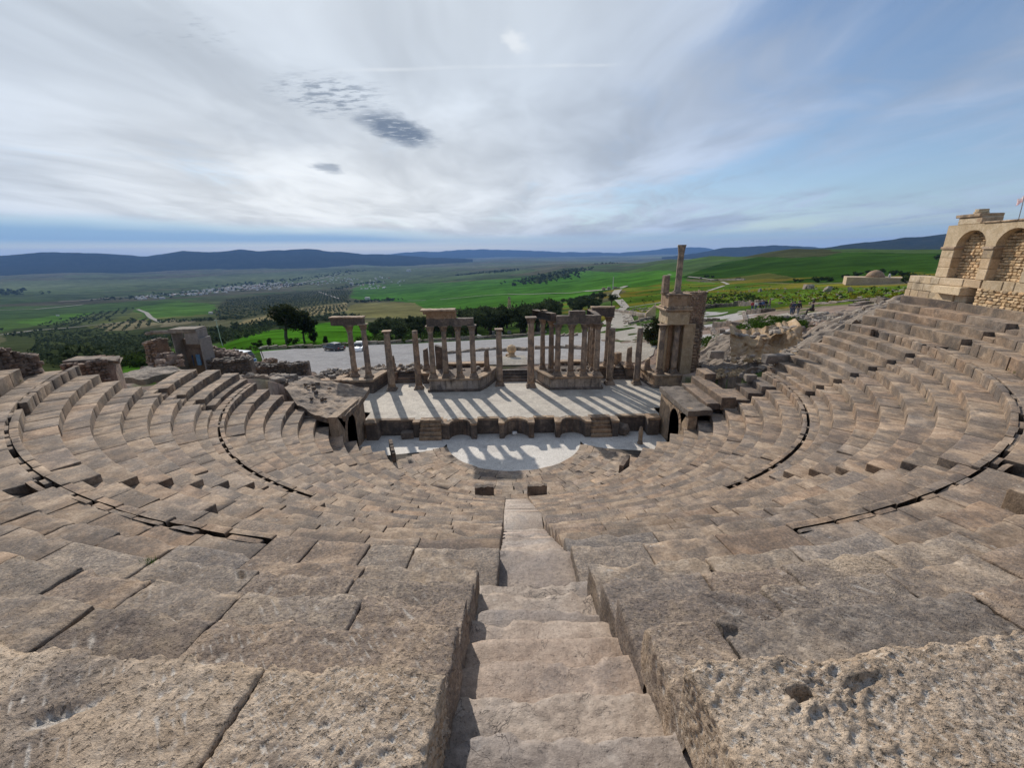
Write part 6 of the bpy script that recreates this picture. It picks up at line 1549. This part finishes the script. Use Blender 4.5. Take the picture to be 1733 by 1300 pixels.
x, y = gp(447, 607, 46); t = empty('wooden_post', (x, y, gz(x, y)), 'dark wooden post with a crossbar at the edge of the car park', 'post'); k = math.hypot(x, y)/720.; MB().tube([(0, 0, -.2), (-.4*k*8, 0, 16*k)], .06, 6).build('pole', BARK, t); MB().box((-3.2*k, 0, 16*k), (4*k, .1, .1)).build('crossbar', HG, t)
x, y = gp(1101, 540, 60); k = math.hypot(x, y)/720.; t = empty('ruined_wall', (x, y, gz(x, y)), 'lone triangular ruin wall beyond the dark tree', 'ruin'); MB().prism([(-9*k, -1.2*k), (7*k, -1.2*k), (7*k, 1.2*k), (-9*k, 1.2*k)], 0, 8*k, top=[9*k, 21*k, 25*k, 9*k]).build('wall', YELL, t); MB().bbox((-15*k, 0, 3*k), (9*k, 2*k, 7*k), 0, .1, .1).build('low_wall', YELL, t)
for i, (px, py) in enumerate(((1186, 472), (1286, 494), (1364, 489), (1372, 489), (1400, 494), (1438, 494))):
    x, y = gp(px, py, 100); tag(MB().rock((0, 0, .6), rng.uniform(1, 1.8), 1.1).build('meadow_boulder', GREY, None, loc=(x, y, gz(x, y))), 'pale boulder standing in the flowering meadow', 'boulder', 'boulders in the meadow')

# ------------------------------------------------------------------ vehicles
GLASS = plain('car_glass', (.02, .025, .03), .08, var=0, spec=.8); TYRE = plain('tyre', (.02, .02, .02), .85); RIM = plain('rim', (.45, .45, .46), .3, .8)
CHROME = plain('lamp_glass', (.75, .75, .74), .15, var=0); REDL = plain('tail_lamp', (.35, .02, .02), .25, var=0)
def loft(secs, n=5):
    """closed body from sections (x, half width, z bottom, z shoulder, z top, half width at top)"""
    V = []; Fc = []
    for x, w, zb, zs, zt, wt in secs:
        V += [(x, s*a, z) for s, l in ((1, ((w*.92, zb), (w, zb+.12), (w, zs), (w*.96, zs+.02), (wt, zt-.05), (wt*.86, zt))), (-1, ((wt*.86, zt), (wt, zt-.05), (w*.96, zs+.02), (w, zs), (w, zb+.12), (w*.92, zb)))) for a, z in l]
    k = 12
    for i in range(len(secs)-1): Fc += [(i*k+j, i*k+(j+1) % k, (i+1)*k+(j+1) % k, (i+1)*k+j) for j in range(k)]
    Fc += [list(range(k))[::-1], list(range((len(secs)-1)*k, len(secs)*k))]
    return V, Fc
def car(px, py, rz, paint, label, van=False, rmin=55):
    x, y = gp(px, py, rmin); t = empty('parked_car' if not van else 'parked_bus', (x, y, gz(x, y)+.1), label, 'car' if not van else 'bus', rz=rz)
    if not van:
        body = [(-2.2, .72, .35, .6, .66, .62), (-2.12, .82, .25, .80, .88, .74), (-1.5, .88, .2, .90, .97, .80), (-.9, .89, .2, .92, .96, .8), (.9, .89, .2, .90, .94, .8), (1.5, .87, .2, .84, .88, .76), (2.08, .8, .25, .68, .74, .68), (2.2, .7, .35, .55, .6, .6)]
        roof = [(-1.55, .74, .94, .95, .97, .70), (-1.1, .76, .95, 1.0, 1.32, .60), (-.5, .77, .95, 1.0, 1.44, .60), (.3, .77, .94, 1.0, 1.42, .60), (1.15, .74, .92, .93, .95, .68)]
    else:
        body = [(-2.9, .95, .3, 1.2, 1.3, .92), (-2.8, 1.0, .25, 1.25, 1.3, .95), (2.6, 1.0, .25, 1.2, 1.3, .95), (2.95, .95, .3, 1.05, 1.15, .85)]
        roof = [(-2.85, .97, 1.25, 1.3, 2.5, .86), (-2.6, .98, 1.25, 1.3, 2.65, .86), (2.0, .98, 1.25, 1.3, 2.65, .86), (2.75, .9, 1.1, 1.15, 2.0, .8)]
    V, Fc = loft(body); MB().add(V, Fc).build('body', paint, t, True)
    V, Fc = loft(roof); MB().add(V, Fc).build('windows', GLASS, t)
    hz = roof[1][4]; xs = [r[0] for r in roof[1:-1]]; MB().bbox(((xs[0]+xs[-1])/2, 0, hz+(.06 if not van else .02)), (xs[-1]-xs[0]+.2, 1.16 if not van else 1.72, .07), 0, .03).build('roof', paint, t)
    for sx, w in ((-1.35, 0), (1.38, 0)):
        for s in (-1, 1):
            X = sx*(1 if not van else 1.4); Y = s*(.80 if not van else .9); m = MB(); m.tube([(X, Y-.1, .30), (X, Y+.1, .30)], .31, 14); o = m.build('wheel', TYRE, t); MB().tube([(X, Y-.105, .30), (X, Y+.105, .30)], .19, 10).build('rim', RIM, o)
    L = 2.16 if not van else 2.9
    for s in (-.6, .6): MB().bbox((L-.02, s, .62), (.12, .32, .16), 0, .03).build('headlight', CHROME, t); MB().bbox((-L+.0, s, .74), (.12, .28, .18), 0, .03).build('tail_light', REDL, t)
    for s in (-1, 1): MB().bbox((.75 if not van else 2.5, s*.98, 1.0 if not van else 1.6), (.18, .16, .12), 0, .03).build('mirror', paint, t)
    MB().bbox((-L-.06, 0, .62), (.03, .5, .12), 0, .01).build('number_plate', HW, t)
    if van: MB().bbox((2.9, 0, .85), (.12, 1.8, .5), 0, .04).build('bumper', plain('bus_blue', (.05, .16, .40), .35), t)
    t.scale = (.7,)*3 if van else (1.08,)*3
    return t
car(566, 594, 2.55, plain('black_paint', (.012, .013, .018), .18, var=0, coat=.6), 'dark saloon car parked at the edge of the car park')
car(608, 594, -1.45, plain('white_paint', (.72, .72, .72), .25, var=.03, coat=.5), 'white car parked head on behind the left columns')
car(411, 617, -.35, plain('white_bus_paint', (.70, .73, .74), .3, var=.03, coat=.4), 'white and blue minibus half hidden behind the collapsed wall', True, 50)

# ------------------------------------------------------------------ people
SKIN = plain('skin', (.34, .20, .14), .6, var=.05); HAIR = plain('hair', (.02, .015, .012), .7)
def skinned(name, pts, edges, rad, mat, parent, root=0, sub=1):
    me = bpy.data.meshes.new(name); me.from_pydata(pts, edges, []); me.materials.append(mat); o = link(name, me, parent)
    md = o.modifiers.new('skin', 'SKIN'); md.use_smooth_shade = True
    for i, v in enumerate(me.skin_vertices[0].data): v.radius = (rad[i] if isinstance(rad[i], tuple) else (rad[i], rad[i])); v.use_root = i == root
    o.modifiers.new('sub', 'SUBSURF').levels = sub; o.modifiers['sub'].render_levels = sub
    return o
def person(px, py, rz, top, legs, label, stride=.18, rmin=50, h=1.0, sit=False, armup=0.):
    x, y = gp(px, py, rmin); t = empty('person', (x, y, gz(x, y)+.12), label, 'person', 'visitors walking in the ruins', rz); t.scale = (h, h, h)
    s = stride; dz = -.42 if sit else 0
    P = [(0, 0, .94+dz), (0, 0, 1.12+dz), (0, .02, 1.36+dz), (0, .02, 1.50+dz), (0, .03, 1.60+dz), (0, .04, 1.70+dz)]
    E_ = [(0, 1), (1, 2), (2, 3), (3, 4), (4, 5)]; Rd = [(.15, .11), (.14, .10), (.17, .11), .055, (.08, .095), (.07, .085)]
    for sd in (-1, 1):
        k = len(P); f = sd*s
        if sit: P += [(sd*.1, 0, .5), (sd*.13, .40, .50), (sd*.13, .42, .08), (sd*.13, .56, .05)]
        else: P += [(sd*.095, 0, .88), (sd*.1, .04+f*.55, .49), (sd*.1, f, .09), (sd*.1, f+.15, .05)]
        E_ += [(0, k), (k, k+1), (k+1, k+2), (k+2, k+3)]; Rd += [.085, .062, .042, (.045, .03)]
        k = len(P); P += [(sd*.19, .02, 1.42+dz), (sd*.25, -.02-f*.3, 1.15+dz), (sd*.23, .1-f*.6+armup*.2, .93+dz+armup*.3), (sd*.22, .12-f*.7+armup*.25, .83+dz+armup*.4)]
        E_ += [(2, k), (k, k+1), (k+1, k+2), (k+2, k+3)]; Rd += [.062, .045, .034, .036]
    skinned('body', P, E_, Rd, SKIN, t)
    J = [P[0], P[1], P[2], (0, .02, 1.46+dz)]; JE = [(0, 1), (1, 2), (2, 3)]; JR = [(.185, .145), (.175, .135), (.20, .145), .09]
    T = [(0, 0, .97+dz)]; TE = []; TR = [(.165, .13)]
    for sd in (-1, 1):
        b = 6+(0 if sd < 0 else 8); k = len(J); J += [P[b+4], P[b+5], P[b+6]]; JE += [(2, k), (k, k+1), (k+1, k+2)]; JR += [.085, .065, .052]
        k = len(T); T += [P[b], P[b+1], P[b+2]]; TE += [(0, k), (k, k+1), (k+1, k+2)]; TR += [.105, .083, .066]
        q = P[b+2]; MB().bbox((q[0], q[1]+.06, .05), (.1, .28, .1), 0, .03).build('shoe', HAIR, t)
    skinned('jacket', J, JE, JR, top, t); skinned('trousers', T, TE, TR, legs, t)
    MB().lathe([(.085, 0), (.112, .05), (.115, .12), (.08, .19), (.02, .215)], (0, .01, 1.60+dz), 12).build('hair', HAIR, t, True)
    hd = empty_part(t, dz)
def empty_part(t, dz):
    MB().bbox((0, .135, 1.635+dz), (.03, .04, .05), 0, .01).build('nose', SKIN, t)
    for s in (-.035, .035): MB().bbox((s, .122, 1.665+dz), (.025, .015, .014), 0, .004).build('eye', HAIR, t)
cl = {k: plain('cloth_'+k, v, .85, var=.12) for k, v in dict(red=(.42, .05, .06), white=(.65, .63, .60), navy=(.025, .04, .09), black=(.018, .018, .02), blue=(.05, .09, .20), brown=(.12, .08, .06), grey=(.13, .13, .14), denim=(.06, .09, .15)).items()}
person(1272, 527, 2.8, cl['red'], cl['denim'], 'person in a red jacket at the left end of the walking group', rmin=60)
person(1278, 527, 2.5, cl['white'], cl['denim'], 'person in a white top beside the red jacket', rmin=60)
person(1285, 526.5, 3.2, cl['navy'], cl['black'], 'person in navy clothes in the middle of the group', rmin=60)
person(1289.5, 526, 2.2, cl['blue'], cl['black'], 'person in a blue jacket near the right of the group', rmin=60)
person(1295, 525, 3.0, cl['black'], cl['grey'], 'person in black at the right end of the group', rmin=60)
person(1301, 524.5, 1.6, cl['brown'], cl['grey'], 'person in brown trailing behind the group', rmin=60)
person(1337.5, 533, 2.9, cl['brown'], cl['denim'], 'person in a brown coat at the left of the three on the path', rmin=60)
person(1341.5, 534, 2.7, cl['navy'], cl['navy'], 'person in dark blue in the middle of the three on the path', rmin=60)
person(1349, 536, 3.1, cl['black'], cl['grey'], 'tall person in black at the right of the three on the path', rmin=60, h=1.08)
person(1372.5, 537, 1.0, cl['black'], cl['black'], 'person in black crouching alone beside the path', rmin=50, sit=True, armup=.4)
person(1103, 570, 1.2, cl['black'], cl['black'], 'person in black standing in front of the dark tree', rmin=50, stride=.05)

# small plants and a scrap on the seats
def tuft(px, py, z, r, label, n=70):
    d = ray(px, py); t_ = (z-CAMZ)/d[2]; V = []; Fc = []
    for i in range(n):
        a = rng.uniform(0, 6.28); l = r*rng.uniform(.5, 1.1); w = .006; b = rng.normal(0, r*.25, 2); lean = rng.uniform(.2, .9)
        e = (b[0]+math.cos(a)*l*lean, b[1]+math.sin(a)*l*lean, l*(1.15-lean*.7)); k = len(V)
        V += [(b[0]-w*math.sin(a), b[1]+w*math.cos(a), -.02), (b[0]+w*math.sin(a), b[1]-w*math.cos(a), -.02), e]; Fc.append((k, k+1, k+2))
    o = tag(link('weed', mesh_np('weed', V, Fc, GRASS), None, (CAMX+d[0]*t_, d[1]*t_, z)), label, 'weed')
tuft(254, 955, 9.1, .12, 'small green weed growing in a seat joint on the left')
V, Fc = [], []
for k in range(150):
    R = random.choice(MID+OUT+OUT+OUT); a = rng.uniform(-1.1, 1.1); a = a if abs(a) > .06 else .3; r0 = (outR(R, a) if R > 22.5 else R)-.03; z = (dict(zip(OUT, OUTZ))[R] if R in OUT else zr(R))-.43
    x, y = r0*math.sin(a), D0-r0*math.cos(a); s = rng.uniform(.03, .09)
    for i in range(16):
        t_ = rng.uniform(0, 6.28); l = s*rng.uniform(.7, 1.6); w = .004; b = rng.normal(0, s*.6, 2); n0 = len(V); e = (x+b[0]+math.cos(t_)*l*.6, y+b[1]+math.sin(t_)*l*.6, z+l)
        V += [(x+b[0]-w*math.sin(t_), y+b[1]+w*math.cos(t_), z-.03), (x+b[0]+w*math.sin(t_), y+b[1]-w*math.cos(t_), z-.03), e]; Fc.append((n0, n0+1, n0+2))
tag(link('joint_weeds', mesh_np('joint_weeds', V, Fc, GRASS)), kind='stuff')
# ------------------------------------------------------------------ air
hm = bpy.data.materials.new('haze'); hm.use_nodes = True; g = NT(hm.node_tree)
pv = g.new('ShaderNodeVolumePrincipled', {'Color': (.26, .50, 1.0), 'Density': 4.8e-5, 'Anisotropy': .0})
o_ = g.new('ShaderNodeOutputMaterial'); g.t.links.new(pv.outputs[0], o_.inputs['Volume'])
hb = MB().box((0, 0, 0), (2, 2, 2)).build('haze', hm); hb.location = (0, 0, (420-400)/2); hb.scale = (24500, 24500, 410); tag(hb, kind='stuff')
